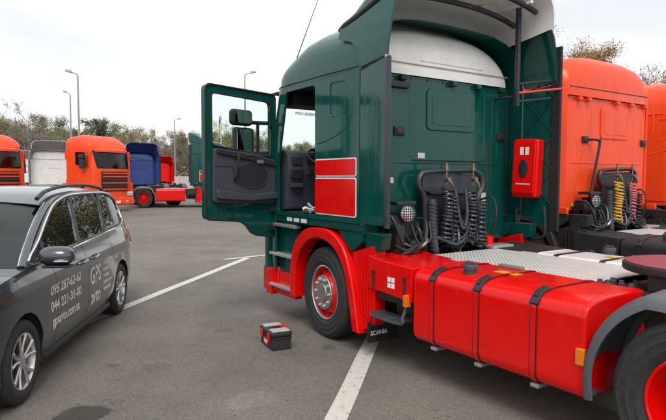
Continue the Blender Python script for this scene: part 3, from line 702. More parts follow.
        if lod == 2:
            for (x, z, w_) in ((-.78,3.66,.97),(-1.06,3.76,.99)):
                b = MB(); b.tube([(x, y, z-.10*(abs(y)/.95)**2.5) for y in [-w_+2*w_*k/16 for k in range(17)]], .032, 8); P(b, 'spoiler_crossbar', 'hose')
            for k in range(5):
                b = MB(); y = -.8+.4*k; b.box(-1.15,-.6, y-.02, y+.02, 3.70,3.73); P(b, 'spoiler_stiffener', 'white')
            for y in (-.885,):
                b = MB(); b.box(-.93,-.88, y-.025, y+.025, 2.60,3.78,.008); b.tube([(-.9,y,2.72),(-.6,y,2.72)], .016, 6); b.tube([(-.9,y,2.66),(-1.12,y*1.36,2.70)], .014, 6); b.tube([(-.9,y,2.86),(-1.12,y*1.36,2.90)], .014, 6); P(b, 'spoiler_strut', 'hose')
            b = MB(); b.tube([(-.93,-.885,2.755),(-1.235,-1.268,2.80)], .012, 8); P(b, 'ratchet_strap', 'strapred')
            b = MB(); b.tube(catmull([(-.75,-1.12,1.42),(-.74,-1.13,1.15),(-.80,-1.13,1.05),(-1.02,-1.15,1.06),(-1.12,-1.16,1.14),(-1.10,-1.16,1.45)], 5), .017, 8); P(b, 'stay_tube', 'black')
    if lod == 2:                                  # fire extinguisher cabinet on the far deflector
        X = Matrix.Translation((-.895,-1.115,1.89)) @ rotm(RAD(10), 'Z') @ rotm(RAD(-2))
        b = MB(); b.box(-.155,.155,-.10,.075,-.345,.345,.035,seg=3,X=X); b.box(-.142,.142,.065,.095,-.30,.33,.02,X=X); cab_ = P(b, 'extinguisher_cabinet', 'red', 40)
        b = MB(); b.lathe([(0,.09),(.075,.09),(.07,.108),(.02,.114),(0,.114)], 24, X=X @ Matrix.Translation((0,0,.0)) @ Matrix.Diagonal((.8,1,1.45,1))); b.build('cabinet_window', 'black', cab_, 40)
        for dx in (-.035,.03):
            b = MB(); b.box(dx-.022,dx+.022,.094,.098,.16,.25,X=X); b.build('cabinet_label', 'label', cab_, 0)
        b = MB(); b.box(-.09,.09,.094,.097,-.19,-.175,X=X); b.build('cabinet_label', 'grey_print', cab_, 0)
    # ---- chassis
    for s in (1, -1):
        b = MB(); b.box(-4.75,1.1, s*.40-.03, s*.40+.03, .70,.955,.006); P(b, 'chassis_rail', 'dark')
    b = MB(); b.box(-.45,.45,-.38,.38,.5,1.3,.05); P(b, 'engine', 'dark')
    b = MB(); b.box(-1.15,-.46,-.34,.30,.62,.95,.05); P(b, 'gearbox', 'dark')
    b = MB(); b.box(-.16,.16,-.95,.95,.42,.56,.03); P(b, 'front_axle', 'dark')
    b = MB(); b.box(-3.95,-3.65,-.9,.9,.42,.60,.06); b.lathe([(.0,-.28),(.2,-.28),(.27,0),(.2,.28),(0,.28)], 16, X=Matrix.Translation((-3.8,0,.52))); P(b, 'rear_axle', 'dark')
    for x in (-1.25,-2.9,-4.7):
        b = MB(); b.box(x-.04,x+.04,-.40,.40,.72,.93,.006); P(b, 'cross_member', 'dark')
    b = MB(); b.box(-4.82,-4.74,-1.1,1.1,.42,.58,.015); P(b, 'rear_bar', 'dark')
    for s in (1,-1):
        b = MB(); b.box(-4.84,-4.80, s*.9-.2, s*.9+.2,.62,.76,.01); P(b, 'tail_lamp', 'redlens')
    # ---- fuel tank, battery box, step
    for s in (1, -1):
        tk_m = (tank_r or tank) if s < 0 else tank
        prof = rpoly([(.47,.34),(1.2,.34),(1.2,.955),(1.02,1.0),(.47,1.0)], [.08,.10,.10,.12,.08], 5)
        b = MB(); b.prism([(s*p[0],p[1]) for p in prof], -1.49, -3.13, 'x', .022, capbev=True, seg=3); tk = P(b, 'fuel_tank', tk_m, 40)
        if lod:
            for x in (-1.73,-2.22,-2.74):
                for (wd, of, mt) in ((.030,.004,'black'),(.021,.007,tk_m if tk_m != 'white' else 'black')):
                    rr = []
                    ctr = Vector((.83,.67))
                    pr = [Vector(p) for p in prof]
                    for i in range(len(pr)):
                        t = (pr[(i+1) % len(pr)]-pr[i-1]).normalized(); nn = Vector((t.y,-t.x)); q = pr[i]+nn*of
                        rr.append([(x-wd, s*q.x, q.y),(x+wd, s*q.x, q.y)])
                    rr.append(rr[0]); b = MB(); b.loft(rr); b.build('strap', mt, tk, 50)
                b = MB(); b.box(x-.036,x+.036,-.016,.016,-.055,.055,.012,X=Matrix.Translation((0,s*1.172,.945)) @ rotm(RAD(42)*s,'X')); b.box(x-.034,x+.034,-.014,.014,-.05,.05,.010,X=Matrix.Translation((0,s*1.10,.992)) @ rotm(RAD(75)*s,'X')); b.box(x-.014,x+.014,-.026,.026,-.02,.02,.006,X=Matrix.Translation((0,s*1.16,.958)) @ rotm(RAD(50)*s,'X')); b.build('strap_clip', 'black', tk, 30)
                b = MB(); b.box(x-.035,x+.035, s*.85-.30, s*.85+.33,.305,.335,.008); b.build('tank_bracket', 'galv', tk, 30)
            for x in (-1.525,-3.095):
                b = MB(); b.tube([(x, s*p[0]+s*.0, p[1]) for p in prof], .0045, 5, True); b.build('weld_seam', tk_m, tk, 50)
            b = MB(); b.lathe([(.055,.96),(.055,1.03),(.062,1.032),(.062,1.062),(.055,1.072),(.02,1.074),(.018,1.082),(0,1.082)], 20, 'z', X=Matrix.Translation((-1.99, s*1.02, -.005))); b.box(-2.035,-1.945, s*1.02-.014, s*1.02+.014,1.06,1.088,.006); b.build('filler_cap', 'tubegrey', tk, 40)
            b = MB(); b.box(-2.30,-2.08, s*.80-.05, s*.80+.05, 1.003,1.006); b.build('warning_sticker', 'yellow', tk, 0)
            b = MB(); b.box(-3.135,-3.07, s*1.205-.018, s*1.205+.016,.575,.685,.010); P(b, 'marker_lamp', 'amber')
            b = MB(); b.box(-1.435,-1.385, s*1.19-.02, s*1.19+.04,.62,.73,.01); P(b, 'marker_lamp', 'amber')
        b = MB(); b.prism([(-.82,.70),(-1.46,.66),(-1.47,.98),(-.98,1.0),(-.82,1.03)], s*.48, s*1.195, 'y', .02); bx_ = P(b, 'battery_box', 'dark' if s < 0 or body == 'orange' else trim)
        if lod == 2:
            for x in (-.92,-1.375):
                b = MB(); b.box(x-.009,x+.009, s*1.195, s*1.21,.72,.88,.003); b.box(x-.02,x+.02, s*1.2, s*1.216,.86,.89,.004); b.build('rubber_latch', 'black', bx_, 30)
            for (dx, dz) in ((0,0),(-.055,0),(0,-.055),(-.055,-.055)):
                b = MB(); b.box(-1.155+dx-.022,-1.155+dx+.022, s*1.196, s*1.199,.83+dz-.022,.83+dz+.022); b.build('sticker', 'label', bx_, 0)
        b = MB(); b.box(-.95,-1.42, s*.7-.0, s*.7+s*.02,.45,.68,.004); b.box(-1.42,-.92, s*1.02-.12, s*1.02+.12,.60,.67,.01); P(b, 'battery_tray', 'dark')
        b = MB(); b.tube(catmull([(-.93, s*1.05,.47),(-.93, s*1.235,.46),(-1.36, s*1.235,.46),(-1.38, s*1.22,.52),(-1.38, s*1.15,.66)], 4), .016, 8); b.box(-1.34,-.95, s*1.14-.09, s*1.14+.09,.45,.475,.006); P(b, 'catwalk_step', 'tubegrey')
        # rear fender
        b = MB(); rings = []
        A = [-12+204*k/44 for k in range(45)]
        for a in [RAD(v) for v in A]:
            rad = .665 if True else 0
            flat = min(rad*sin(a), .575+.02*sin(a)) if sin(a) > 0 else rad*sin(a)
            x, z = -3.8+.685*cos(a), .504+flat
            cx, cz = cos(a), sin(a)
            rings.append([(x-.05*cx, s*.74, z-.05*cz),(x, s*.76, z),(x+.012*cx, s*.95, z+.012*cz),(x, s*1.19, z),(x-.02*cx, s*1.225, z-.02*cz),(x-.075*cx, s*1.235, z-.075*cz)])
        b.loft(rings); P(b, 'rear_fender', 'fender', 60, solid=.012)
    # ---- deck, fifth wheel, hoses
    if deck:
        b = MB(); b.prism([(-.97,.56),(-.97,-.56),(-2.55,-.56),(-2.74,-.42),(-2.74,.48),(-2.66,.56)], .975, .987, 'z', .002); P(b, 'deck_plate', 'tread')
        b = MB(); b.box(-2.72,-.99,-.50,-.44,.93,.974); b.box(-2.72,-.99,.44,.52,.93,.974); P(b, 'deck_support', 'dark')
    b = MB(); hs = []
    for k in range(33):
        a = RAD(28)+RAD(304)*k/32; hs.append((-3.33+.50*cos(a-pi+pi)*1.0, .47*sin(a)))
    hs = [( -3.24-.49*cos(RAD(28+304*k/32)), .47*sin(RAD(28+304*k/32))) for k in range(33)]
    hs += [(-3.36,-.06),(-3.30,-.10),(-3.24,-.05),(-3.24,.05),(-3.30,.10),(-3.36,.06)]
    b.prism(hs, 1.085, 1.145, 'z', .014, capbev=True); b.box(-3.5,-3.1,-.42,-.30,.96,1.09,.02); b.box(-3.5,-3.1,.30,.42,.96,1.09,.02); fwh = P(b, 'fifth_wheel', 'dark')
    b = MB(); b.prism([(-3.24+(p[0]+3.24)*.96, p[1]*.96) for p in hs], 1.144, 1.154, 'z', .004, capbev=True); b.build('grease_pad', 'burgundy' if body == 'green' else 'dark', fwh, 40)
    b = MB(); b.box(-3.95,-2.85,-.52,.52,.935,.965,.006); P(b, 'mounting_plate', 'dark')
    if lod:
        for (x, y) in ((-2.80,.50),(-2.86,.50),(-2.92,.42),(-3.02,.47),(-2.82,.36),(-2.98,.33)):
            b = MB(); b.lathe([(.026,.95),(.026,1.0),(.018,1.005),(.018,1.02),(0,1.02)], 10, 'z', X=Matrix.Translation((x,y,0))); P(b, 'mounting_bolt', 'tubegrey')
    if lod:
        rack = empty('hose_rack', (0,0,0), 0, R_)
        path = catmull([(-.74,.36,.96),(-.74,.37,1.45),(-.74,.40,1.60),(-.74,.47,1.70),(-.74,.45,1.80),(-.74,.33,1.84),(-.74,-.30,1.86),(-.74,-.42,1.84),(-.74,-.50,1.78),(-.74,-.50,1.66),(-.74,-.42,1.50),(-.74,-.40,.96)], 5)
        b = MB(); b.tube(path, .027, 8, flat=1.3); b.build('rack_frame', 'tubegrey' if body == 'green' else 'black', rack, 50)
        b = MB(); b.prism(rpoly([(.40,1.66),(.40,1.80),(-.44,1.82),(-.44,1.66),(-.30,1.60),(.26,1.60)], .05), -.715,-.73, 'x', .004); b.build('rack_plate', 'hose' if body == 'green' else 'black', rack, 30)
        for (y0) in (.16,-.25):
            b = MB(); b.tube([(-.84,y0,1.70),(-.84,y0,1.92)], .010, 8); b.lathe([(0,1.86),(.025,1.86),(.025,1.89),(.015,1.895),(.015,1.935),(0,1.94)], 12, 'z', X=Matrix.Translation((-.84,y0,0))); b.lathe([(0,-.03),(.025,-.03),(.025,.03),(0,.03)], 10, 'x', X=Matrix.Translation((-.86,y0,1.76))); b.tube(catmull([(-.84,y0,1.76),(-.9,y0-.02,1.72),(-.88,y0-.06,1.66)],4), .012, 6); b.build('coupling', 'brass', rack, 30)
        cs = [(.17,1.66,1.13,.052,13,hoses[0]),(.065,1.60,1.02,.04,13,'hose'),(-.20,1.66,1.12,.052,13,hoses[1]),(-.36,1.52,.98,.058,12,'hose' if body == 'green' else 'dark')]
        for (y0,z0,z1,R0,tn,mt) in cs:
            b = MB(); coil(b, -.86, y0, z0, z1, R0, .013, tn)
            b.tube(catmull([(-.86+R0,y0,z1),(-.90,y0-.02,z1-.05),(-.90,y0-.07,z1-.02),(-.87,y0-.075,z1+.12),(-.86,y0-.05,z0)],5), .012, 6); b.build('coil_hose', mt, rack, 50)
        b = MB(); b.tube(catmull([(-.86,.05,1.66),(-.9,.03,1.4),(-.9,-.02,1.25),(-.9,-.07,1.24),(-.9,-.10,1.4),(-.87,-.10,1.66)], 6), .019, 8); b.build('air_hose', 'tubegrey', rack, 50)
        b = MB(); b.tube(catmull([(-.84,.37,1.55),(-.86,.375,1.3),(-.87,.36,1.1),(-.86,.33,.99)], 6), .045, 10); b.build('corrugated_hose', 'tubegrey', rack, 50)
        for z in [1.02+.04*k for k in range(13)]:
            b = MB(); b.lathe([(.044,-.008),(.051,-.006),(.051,.006),(.044,.008)], 12, 'z', X=Matrix.Translation((-.865+.012*((z-1.25)/.3)**2,.368-.02*max(0,(1.15-z)/.15),z))); b.build('hose_ring', 'hose', rack, 40)
        # dark equipment behind the rack and the work lamp beside it
        b = MB(); b.box(-.70,-.60,-.50,.36,1.02,1.60,.03); b.box(-.80,-.60,.56,.90,1.16,1.40,.03); P(b, 'equipment_box', 'dark')
        b = MB(); b.box(-.92,-.66,.60,.72,1.00,1.14,.02); b.box(-.9,-.7,.78,.90,1.02,1.3,.02); b.tube(catmull([(-.88,.86,1.0),(-.96,.74,1.04),(-.98,.60,1.10),(-.9,.5,1.16)],5), .02, 8); b.tube(catmull([(-.9,.9,1.1),(-1.0,.84,1.06),(-1.02,.7,1.12)],5), .016, 8); P(b, 'valve_block', 'black')
        cr = random.Random(3)
        for k in range(26):
            y0, y1 = (cr.uniform(.45,.95), cr.uniform(.42,.95)) if k < 10 else (cr.uniform(-.5,.35), cr.uniform(-.5,.35))
            z0, z1 = cr.uniform(1.0,1.15), cr.uniform(1.12,1.45)
            b = MB(); b.tube(catmull([(-.68,y0,z1),(-.80-cr.random()*.08,y0,z1-.02),(-.84-cr.random()*.12,(y0+y1)/2,(z0+z1)/2-.1),(-.82,y1,z0),(-.70,y1,.96)],5), cr.choice((.010,.014,.018)), 6); P(b, 'cable', cr.choice(('black','dark','hose')), 50)
        b = MB(); b.tube(catmull([(-.9,.70,1.0),(-.97,.66,1.06),(-1.0,.60,1.12),(-.94,.52,1.15)],5), .014, 8); P(b, 'metal_line', 'steel')
        X = Matrix.Translation((-.86,.70,1.41)) @ rotm(RAD(-78),'Z') @ rotm(RAD(-8),'X')
        X = Matrix.Translation((-.84,.71,1.41)) @ rotm(RAD(75),'Z')
        b = MB(); b.lathe([(0,-.06),(.05,-.055),(.085,-.01),(.09,.025),(.08,.03),(.074,.02)], 24, X=X); b.tube([(-.80,.69,1.35),(-.74,.66,1.30),(-.66,.66,1.30)], .02, 8); b.box(-.86,-.66,.60,.86,1.50,1.54,.01); lamp = P(b, 'work_lamp', 'black', 40)
        b = MB(); b.lathe([(.078,.022),(.05,.032),(0,.036)], 24, X=X); b.build('lamp_lens', 'lens', lamp, 50)
        for k in range(5):
            b = MB(); z = -.05+.025*k; h = sqrt(.076**2-z*z); b.tube([X @ Vector((-h,.034,z)), X @ Vector((h,.034,z))], .0035, 5); b.tube([X @ Vector((z,.036,-h)), X @ Vector((z,.036,h))], .0035, 5); b.build('lamp_grille', 'dark', lamp, 0)
        b = MB(); b.tube(catmull([(-.86,.66,1.30),(-.92,.64,1.14),(-.95,.56,1.10),(-.95,.48,1.16),(-.9,.46,1.32)], 6), .007, 6); P(b, 'lamp_cable', 'tubegrey')
        b = MB(); b.tube(catmull([(-.62,-.55,1.50),(-.8,-.62,1.55),(-.86,-.62,1.35),(-.80,-.60,1.10),(-.7,-.56,1.0)], 6), .013, 8); P(b, 'guard_tube', 'black')
        b = MB(); b.box(-1.02,-.84,-.74,-.40,.99,1.025,.006); P(b, 'coupling_bracket', 'alu')
        b = MB(); b.lathe([(.0,0),(.05,0),(.05,.09),(.03,.1),(0,.1)], 14, 'z', X=Matrix.Translation((-.9,-.46,1.025))); P(b, 'air_coupling', 'red' if body == 'green' else 'dark')
    if lod == 1 and body == 'orange':
        b = MB(); b.tube(catmull([(-.62,.68,1.44),(-.70,.68,1.44),(-.72,.66,1.46),(-.72,.44,2.20),(-.72,.46,2.25),(-.70,.52,2.27),(-.62,.56,2.27)], 4), .019, 8); P(b, 'grab_rail', 'black')
        b = MB(); b.box(-.625,-.60,.83,.93,1.33,1.38); P(b, 'sticker', 'yellow')
    return R_

# ------------------------------------------------------------------ the trucks
tractor('semi_truck', 'dark green and red tractor truck with its driver door standing open', 'truck tractors in the yard', 'green', 'red', 'red', True, (75.5,0), 2, stripes=True, roofrear='white', tank_r='white', steer=RAD(-4))
ora = tractor('semi_truck', 'near orange tractor truck with yellow and pink coil hoses behind its cab', 'truck tractors in the yard', 'orange', 'dark', 'dark', False, (0,0), 1, hoses=('yellow','pink'), loc=(.23,-3.72,0), rim='red')
ora.scale = (1,1,1.03)
def far_copy(src, label, px, dist, heading, sc=(1,1,1)):
    o = copy_tree(src); o['label'] = label; x, y = bearing(px, dist); o.location = (x, y, 0); o.rotation_euler.z = RAD(heading); o.scale = sc; return o
o2 = copy_tree(ora); o2['label'] = 'orange tractor truck at the right edge, partly hidden behind the nearer orange cab'; o2.location = (.35,-7.45,0)
oraf = tractor('semi_truck', 'orange tractor truck in the distance, front to the right, beside the white truck', 'truck tractors in the yard', 'orange', 'orange', 'dark', False, (0,0), 0, rim='alloy')
x, y = bearing(94, 31.5); oraf.location = (x, y, 0); oraf.rotation_euler.z = RAD(212); oraf.scale = (1.04,1.04,1.1)
far_copy(oraf, 'orange tractor truck cut off by the left edge, seen over the grey car', -16, 32.5, 212, (1.04,1.04,1.1))
fg_ = tractor('semi_truck', 'distant dark green and red tractor truck seen side on, behind the open door', 'truck tractors in the yard', 'green', 'red', 'red', True, (0,0), 0, loc=(27.4,-8.1,0), rz=RAD(-107.7), stripes=True); fg_.scale = (1,1,1.1)
def at_rear(px, dist, hd, **k):
    x, y = bearing(px, dist); h = RAD(hd); return dict(loc=(x+.6*cos(h), y+.6*sin(h), 0), rz=h)
tractor('semi_truck', 'blue tractor truck seen from behind, next to the distant orange truck', 'truck tractors in the yard', 'blue', 'dark', 'dark', True, (0,0), 0, **at_rear(139,39.5,9), rim='steel')
tractor('semi_truck', 'red tractor truck, only a narrow strip showing behind the blue truck', 'truck tractors in the yard', 'red', 'red', 'red', True, (0,0), 0, **at_rear(161,64,7), rim='steel')
wt_ = tractor('semi_truck', 'white tractor truck with weathered grey roof spoiler, left of the distant orange truck', 'truck tractors in the yard', 'white', 'white', 'dark', True, (0,0), 0, spoiler='grey_spoiler', **at_rear(52,39.5,-4), rim='steel')
far_copy(wt_, 'white tractor truck farthest left, half hidden behind the white one with the grey spoiler', 27, 56, -4)
far_copy(wt_, 'white tractor truck seen through the glass of the open green door', 252, 47, 9)

# papers lying on the cab floor
def papers():
    r = empty('paper_sheets', (.42,1.04,1.353)); tag(r, 'crumpled white paper sheets on the floor inside the open door', 'paper')
    for k, (dx, dy, a, tl) in enumerate(((0,0,.3,.0),(.07,.03,-.5,.12),(-.08,.02,.9,.2))):
        b = MB(); vs = []; fs = []; n = 7
        for i in range(n):
            for j in range(n):
                u, v = i/(n-1)-.5, j/(n-1)-.5
                vs.append((u*.21, v*.16, .006+.012*k+abs(.05*sin(u*5+k)*cos(v*4+2*k))+tl*max(0,u+.1)*.5))
        for i in range(n-1):
            for j in range(n-1): fs.append((i*n+j, i*n+j+1, (i+1)*n+j+1, (i+1)*n+j))
        b.add(vs, fs); b.build('sheet', 'paper', r, 60, loc=(dx, dy, 0), rot=(0,0,a))
papers()

# ------------------------------------------------------------------ tool box on the asphalt
def toolbox():
    p0 = Vector((-.06,1.868)); p1 = Vector((-.077,1.652))
    a = RAD(-8); r = empty('toolbox', (.02,1.77,0), a); tag(r, 'small black, red and grey plastic toolbox on the asphalt', 'toolbox')
    # long axis runs away from the camera (local x), short side faces it
    b = MB(); b.box(-.185,.185,-.105,.105,0,.125,.012); b.box(-.192,.192,-.112,.112,.118,.135,.006); b.build('body', 'black', r)
    b = MB(); b.box(-.195,.195,-.115,.115,.137,.19,.018); b.build('lid', 'black', r)
    for x0, x1 in ((-.175,-.05),(.07,.175)):
        b = MB(); b.box(x0,x1,-.095,.095,.186,.202,.008); b.build('compartment_lid', 'toolgrey', r)
    b = MB(); b.box(-.04,.06,-.06,.06,.186,.20,.006); b.build('handle_well', 'dark', r)
    b = MB(); b.box(-.03,.05,-.115,.0,.187,.204,.006); b.build('lid_badge', 'red', r)
    b = MB(); b.tube([(-.025,-.04,.20),(-.025,-.035,.208),(-.025,.075,.208),(-.025,.08,.20)], .012, 8); b.build('handle', 'black', r)
    for x in (-.11,.11):
        b = MB(); b.box(x-.03,x+.03,.112,.125,.085,.17,.006); b.build('latch', 'red', r)
    b = MB(); b.box(-.06,.06,.105,.112,.03,.10,.003); b.build('label_plate', 'red', r)
    b = MB(); b.box(-.05,.05,.111,.114,.05,.08); b.build('label_print', 'label', r, 0)
toolbox()

# ------------------------------------------------------------------ grey people carrier
def car():
    R_ = empty('minivan', (.196,4.954,0), RAD(153.21)); tag(R_, 'dark grey minivan with white phone numbers and lettering on its side', 'car')
    P = lambda b, nm, mt, sm=35, **k: b.build(nm, mt, R_, sm, **k)
    def hw(x, z):                       # half width of the body at (x, z)
        y = .945
        if x > .05: y -= .27*((x-.05)/.92)**2.3
        if x < -3.1: y -= .13*((-3.1-x)/.8)**2
        if z < .45: y -= .06*((.45-z)/.2)**1.4
        y += .012*math.exp(-((z-.86)/.05)**2)
        if z > .88: y -= .05*min(1,((z-.88)/.2))**1.6
        if z > 1.05: y -= (z-1.05)*.36
        return y
    WB = 2.93
    def arc(cx, r, a0, a1, n=12): return [(cx+r*cos(RAD(a0+(a1-a0)*k/n)), .335+r*sin(RAD(a0+(a1-a0)*k/n))) for k in range(n+1)]
    belt = [(-3.66,1.135),(-2.9,1.115),(-2.0,1.085),(-1.2,1.06),(-.5,1.045),(-.12,1.035)]
    hood = [(.25,1.0),(.52,.945),(.75,.86),(.88,.76)]
    rearl = [(-3.90,.42),(-3.915,.62),(-3.90,.85),(-3.83,1.02)]
    low = [(.90,.62),(.90,.40),(.80,.24),(.42,.23)]+arc(0,.372,-14,194)+[(-.42,.225),(-WB+.42,.225)]+arc(-WB,.372,-14,194)+[(-WB-.5,.27),(-3.80,.31)]+rearl+belt+hood
    for s in (1, -1):
        b = MB(); b.patch(low, [], lambda x, z: (x, s*hw(x, z), z), .075); P(b, 'body_side', 'cargrey', 40, solid=.012, off=0)
        # greenhouse frame
        top = [(-.12,1.035),(-.45,1.20),(-.80,1.365),(-1.15,1.505),(-1.45,1.575),(-1.9,1.612),(-2.5,1.615),(-3.0,1.590),(-3.4,1.535),(-3.58,1.47),(-3.70,1.30),(-3.66,1.135)]
        outl = top+belt[1:-1]
        W0 = rpoly([(-.30,1.075),(-.56,1.078),(-.56,1.205)], .015)
        W1 = rpoly([(-.62,1.082),(-1.44,1.095),(-1.68,1.555),(-1.42,1.53),(-1.12,1.45),(-.62,1.225)], [.02,.03,.03,.1,.1,.03])
        W2 = rpoly([(-1.54,1.10),(-2.40,1.125),(-2.68,1.568),(-1.78,1.568)], .03)
        W3 = rpoly([(-2.49,1.13),(-3.24,1.165),(-3.40,1.28),(-3.42,1.46),(-3.1,1.545),(-2.77,1.565)], [.03,.08,.08,.08,.1,.03])
        dlo = [(-.22,1.06),(-.58,1.235),(-1.10,1.47),(-1.42,1.548),(-1.8,1.585),(-2.6,1.585),(-3.1,1.562),(-3.43,1.485),(-3.44,1.27),(-3.26,1.145),(-2.4,1.108),(-1.4,1.076)]
        b = MB(); b.patch(outl, [W0,W1,W2,W3], lambda x, z: (x, s*hw(x, z), z), .06); P(b, 'pillar_frame', 'cargrey', 40, solid=.02, off=0)
        b = MB(); b.patch(rpoly(dlo, .04), [W0,W1,W2,W3], lambda x, z: (x, s*(hw(x, z)+.012), z), .06); P(b, 'window_surround', 'black', 40, solid=.004, off=0)
        for nm, wq in (('quarter_window',W0),('front_window',W1),('rear_window',W2),('third_row_window',W3)):
            b = MB(); b.patch(wq, [], lambda x, z: (x, s*(hw(x, z)+.002), z), .12); P(b, nm, 'glass_car' if nm in ('quarter_window','front_window') else 'glass_dark', 60)
        b = MB(); pts = catmull([(x, s*(hw(x, z)+.016), z) for x, z in dlo], 4, True); b.tube(pts, .0105, 6, True); P(b, 'chrome_strip', 'chrome', 60)
        # door seams, handles, rail, mirror, sill
        for seam in ([(-.60,1.05),(-.66,.80),(-.70,.45),(-.62,.27)],[(-1.50,1.08),(-1.56,.8),(-1.56,.45),(-1.50,.27)],[(-2.44,1.10),(-2.52,.85),(-2.56,.72)]):
            b = MB(); b.tube([(x, s*(hw(x, z)+.003), z) for x, z in [tuple(p) for p in catmull(seam, 5)]], .0045, 5); P(b, 'door_seam', 'interior_dark')
        for x0 in (-1.36,-1.74):
            b = MB(); b.tube(catmull([(x0+.10, s*(hw(x0,.91)+.004), .905),(x0+.07, s*(hw(x0,.91)+.04), .91),(x0-.07, s*(hw(x0,.91)+.04), .918),(x0-.10, s*(hw(x0,.91)+.004), .92)], 5), .017, 8, flat=.8); P(b, 'door_handle', 'cargrey', 50)
            b = MB(); b.tube([(x0+.06, s*(hw(x0,.91)+.054), .913),(x0-.06, s*(hw(x0,.91)+.054), .921)], .006, 6); P(b, 'handle_strip', 'chrome', 50)
        b = MB(); b.tube(catmull([(-1.02,s*.665,1.568),(-1.16,s*.655,1.610),(-1.35,s*.64,1.640),(-1.8,s*.625,1.674),(-2.5,s*.622,1.678),(-2.95,s*.63,1.650),(-3.15,s*.64,1.620),(-3.28,s*.645,1.58)], 6), .022, 8, flat=.9); P(b, 'roof_rail', 'black', 60)
        X = Matrix.Translation((-.40, s*1.055, 1.105)) @ Matrix.Diagonal((.095,.145,.085,1))
        b = MB(); pr = []
        for k in range(13):
            q = -pi/2+pi*k/12; pr.append((abs(cos(q))**.75, math.copysign(abs(sin(q))**.8, sin(q))))
        b.lathe(pr, 24, 'y', X=X); b.box(-.48,-.36, s*.93-.05, s*.93+.05, 1.05,1.09,.01); mr = P(b, 'door_mirror', 'cargrey', 60)
        b = MB(); b.box(-.42,-.315, s*1.06-.10, s*1.06+.13, 1.012,1.032,.008); b.build('mirror_base', 'black', mr)
        b = MB(); b.box(-.335,-.29, s*1.12-.055, s*1.12+.055, 1.062,1.078,.006); b.build('indicator', 'chrome', mr)
        b = MB(); b.prism(rrect(.93,1.18,1.04,1.17,.04), -.487, -.490, 'x') if s > 0 else b.prism(rrect(-1.18,-.93,1.04,1.17,.04), -.487, -.490, 'x'); b.build('mirror_glass', 'mirror', mr, 0)
        b = MB(); b.box(-WB+.44,-.44, s*.885-.03, s*.885+.03, .19,.245,.012); P(b, 'sill', 'black')
        b = MB(); b.prism([(-.34,.20),(-.40,.20),(-.43,.40),(-.37,.42)], s*.70, s*.92, 'y', .004); P(b, 'mud_flap', 'black')
        b = MB(); b.patch(rpoly([(-3.60,.86),(-3.90,.84),(-3.83,1.03),(-3.68,1.11)], .04), [], lambda x, z: (x, s*(hw(x, z)+.012), z), .08); P(b, 'tail_light', 'redlens', 50, solid=.01, off=0)
        b = MB(); b.patch(rpoly([(.50,.76),(.82,.69),(.87,.78),(.70,.86),(.54,.88)], .05), [], lambda x, z: (x, s*(hw(x, z)+.010), z), .08); P(b, 'headlight', 'lens', 50, solid=.01, off=0)
        # wheel housings
        for cx in (0, -WB):
            b = MB(); b.loft([[(x, s*y, z) for y in (.60,.75,hw(cx,.6)-.02)] for x, z in arc(cx,.372,-14,194)]); b.loft([[(cx+.372*k*cos(RAD(a)), s*.60, .335+.372*k*sin(RAD(a))) for a in range(0,360,20)] for k in (.02,1)], closed=True); P(b, 'wheel_housing', 'interior_dark', 60)
    # full-width shells: hood, windshield, roof, tailgate, front and rear bumpers
    def across(nm, edge, bulge, crown, mt, n=16, sub=4, inset=0.):
        pts = [tuple(p) for p in catmull([Vector((p[0], p[1], i)) for i, p in enumerate(edge)], sub)] if len(edge) > 2 else [(p[0],p[1],i) for i, p in enumerate(edge)]
        rings = []
        for (x, z, i) in pts:
            f = i/(len(edge)-1); bl = bulge[0]+(bulge[1]-bulge[0])*f; cr = crown[0]+(crown[1]-crown[0])*f; w_ = hw(x, z)-inset
            rings.append([(x+bl*(1-t*t), w_*t, z+cr*(1-abs(t)**2.4)) for t in [-1+2*k/n for k in range(n+1)]])
        b = MB(); b.loft(rings); return P(b, nm, mt, 60, solid=.008, off=0)
    across('hood', [(-.12,1.036)]+hood, (.16,.16), (.03,.06), 'cargrey')
    across('windshield', [(-.13,1.04),(-.45,1.205),(-.80,1.37),(-1.13,1.50)], (.17,.20), (.03,.06), 'glass_car', inset=.05)
    for s in (1,-1):
        b = MB(); b.tube(catmull([(x-.0, s*(hw(x,z)-.055), z+.012) for x, z in [(-.13,1.04),(-.45,1.205),(-.80,1.37),(-1.13,1.50)]], 5), .013, 6); P(b, 'windshield_trim', 'chrome', 60)
        b = MB(); b.tube(catmull([(x-.0, s*(hw(x,z)-.03), z+.010) for x, z in [(-.13,1.04),(-.45,1.205),(-.80,1.37),(-1.16,1.51)]], 5), .032, 8, flat=.6); P(b, 'front_pillar', 'cargrey', 60)
    across('roof', [(-1.10,1.492),(-1.45,1.575),(-1.9,1.612),(-2.5,1.615),(-3.0,1.590),(-3.4,1.535),(-3.60,1.46)], (.20,-.10), (.06,.06), 'cargrey')
    across('tailgate_window', [(-3.58,1.46),(-3.70,1.30),(-3.72,1.13)], (-.12,-.12), (.03,.0), 'glass_dark')
    across('tailgate', [(-3.66,1.135),(-3.83,1.02),(-3.90,.85),(-3.915,.62)], (-.10,-.10), (.0,.0), 'cargrey')
    across('rear_bumper', [(-3.91,.64),(-3.905,.42),(-3.80,.31)], (-.10,-.08), (0,0), 'cargrey')
    across('front_bumper', [(.88,.76),(.90,.62),(.90,.40),(.80,.24)], (.17,.14), (.05,0), 'cargrey')
    b = MB(); b.box(.92,1.06,-.45,.45,.66,.74,.02); P(b, 'grille', 'black')
    b = MB(); b.box(.95,1.05,-.5,.5,.34,.50,.02); P(b, 'lower_grille', 'black')
    for y0 in (.45,-.25):
        b = MB(); b.tube([(.06-.12*abs(y0), y0, 1.065),(-.02-.10*abs(y0-.5), y0-.55, 1.085)], .008, 6); P(b, 'wiper', 'black')
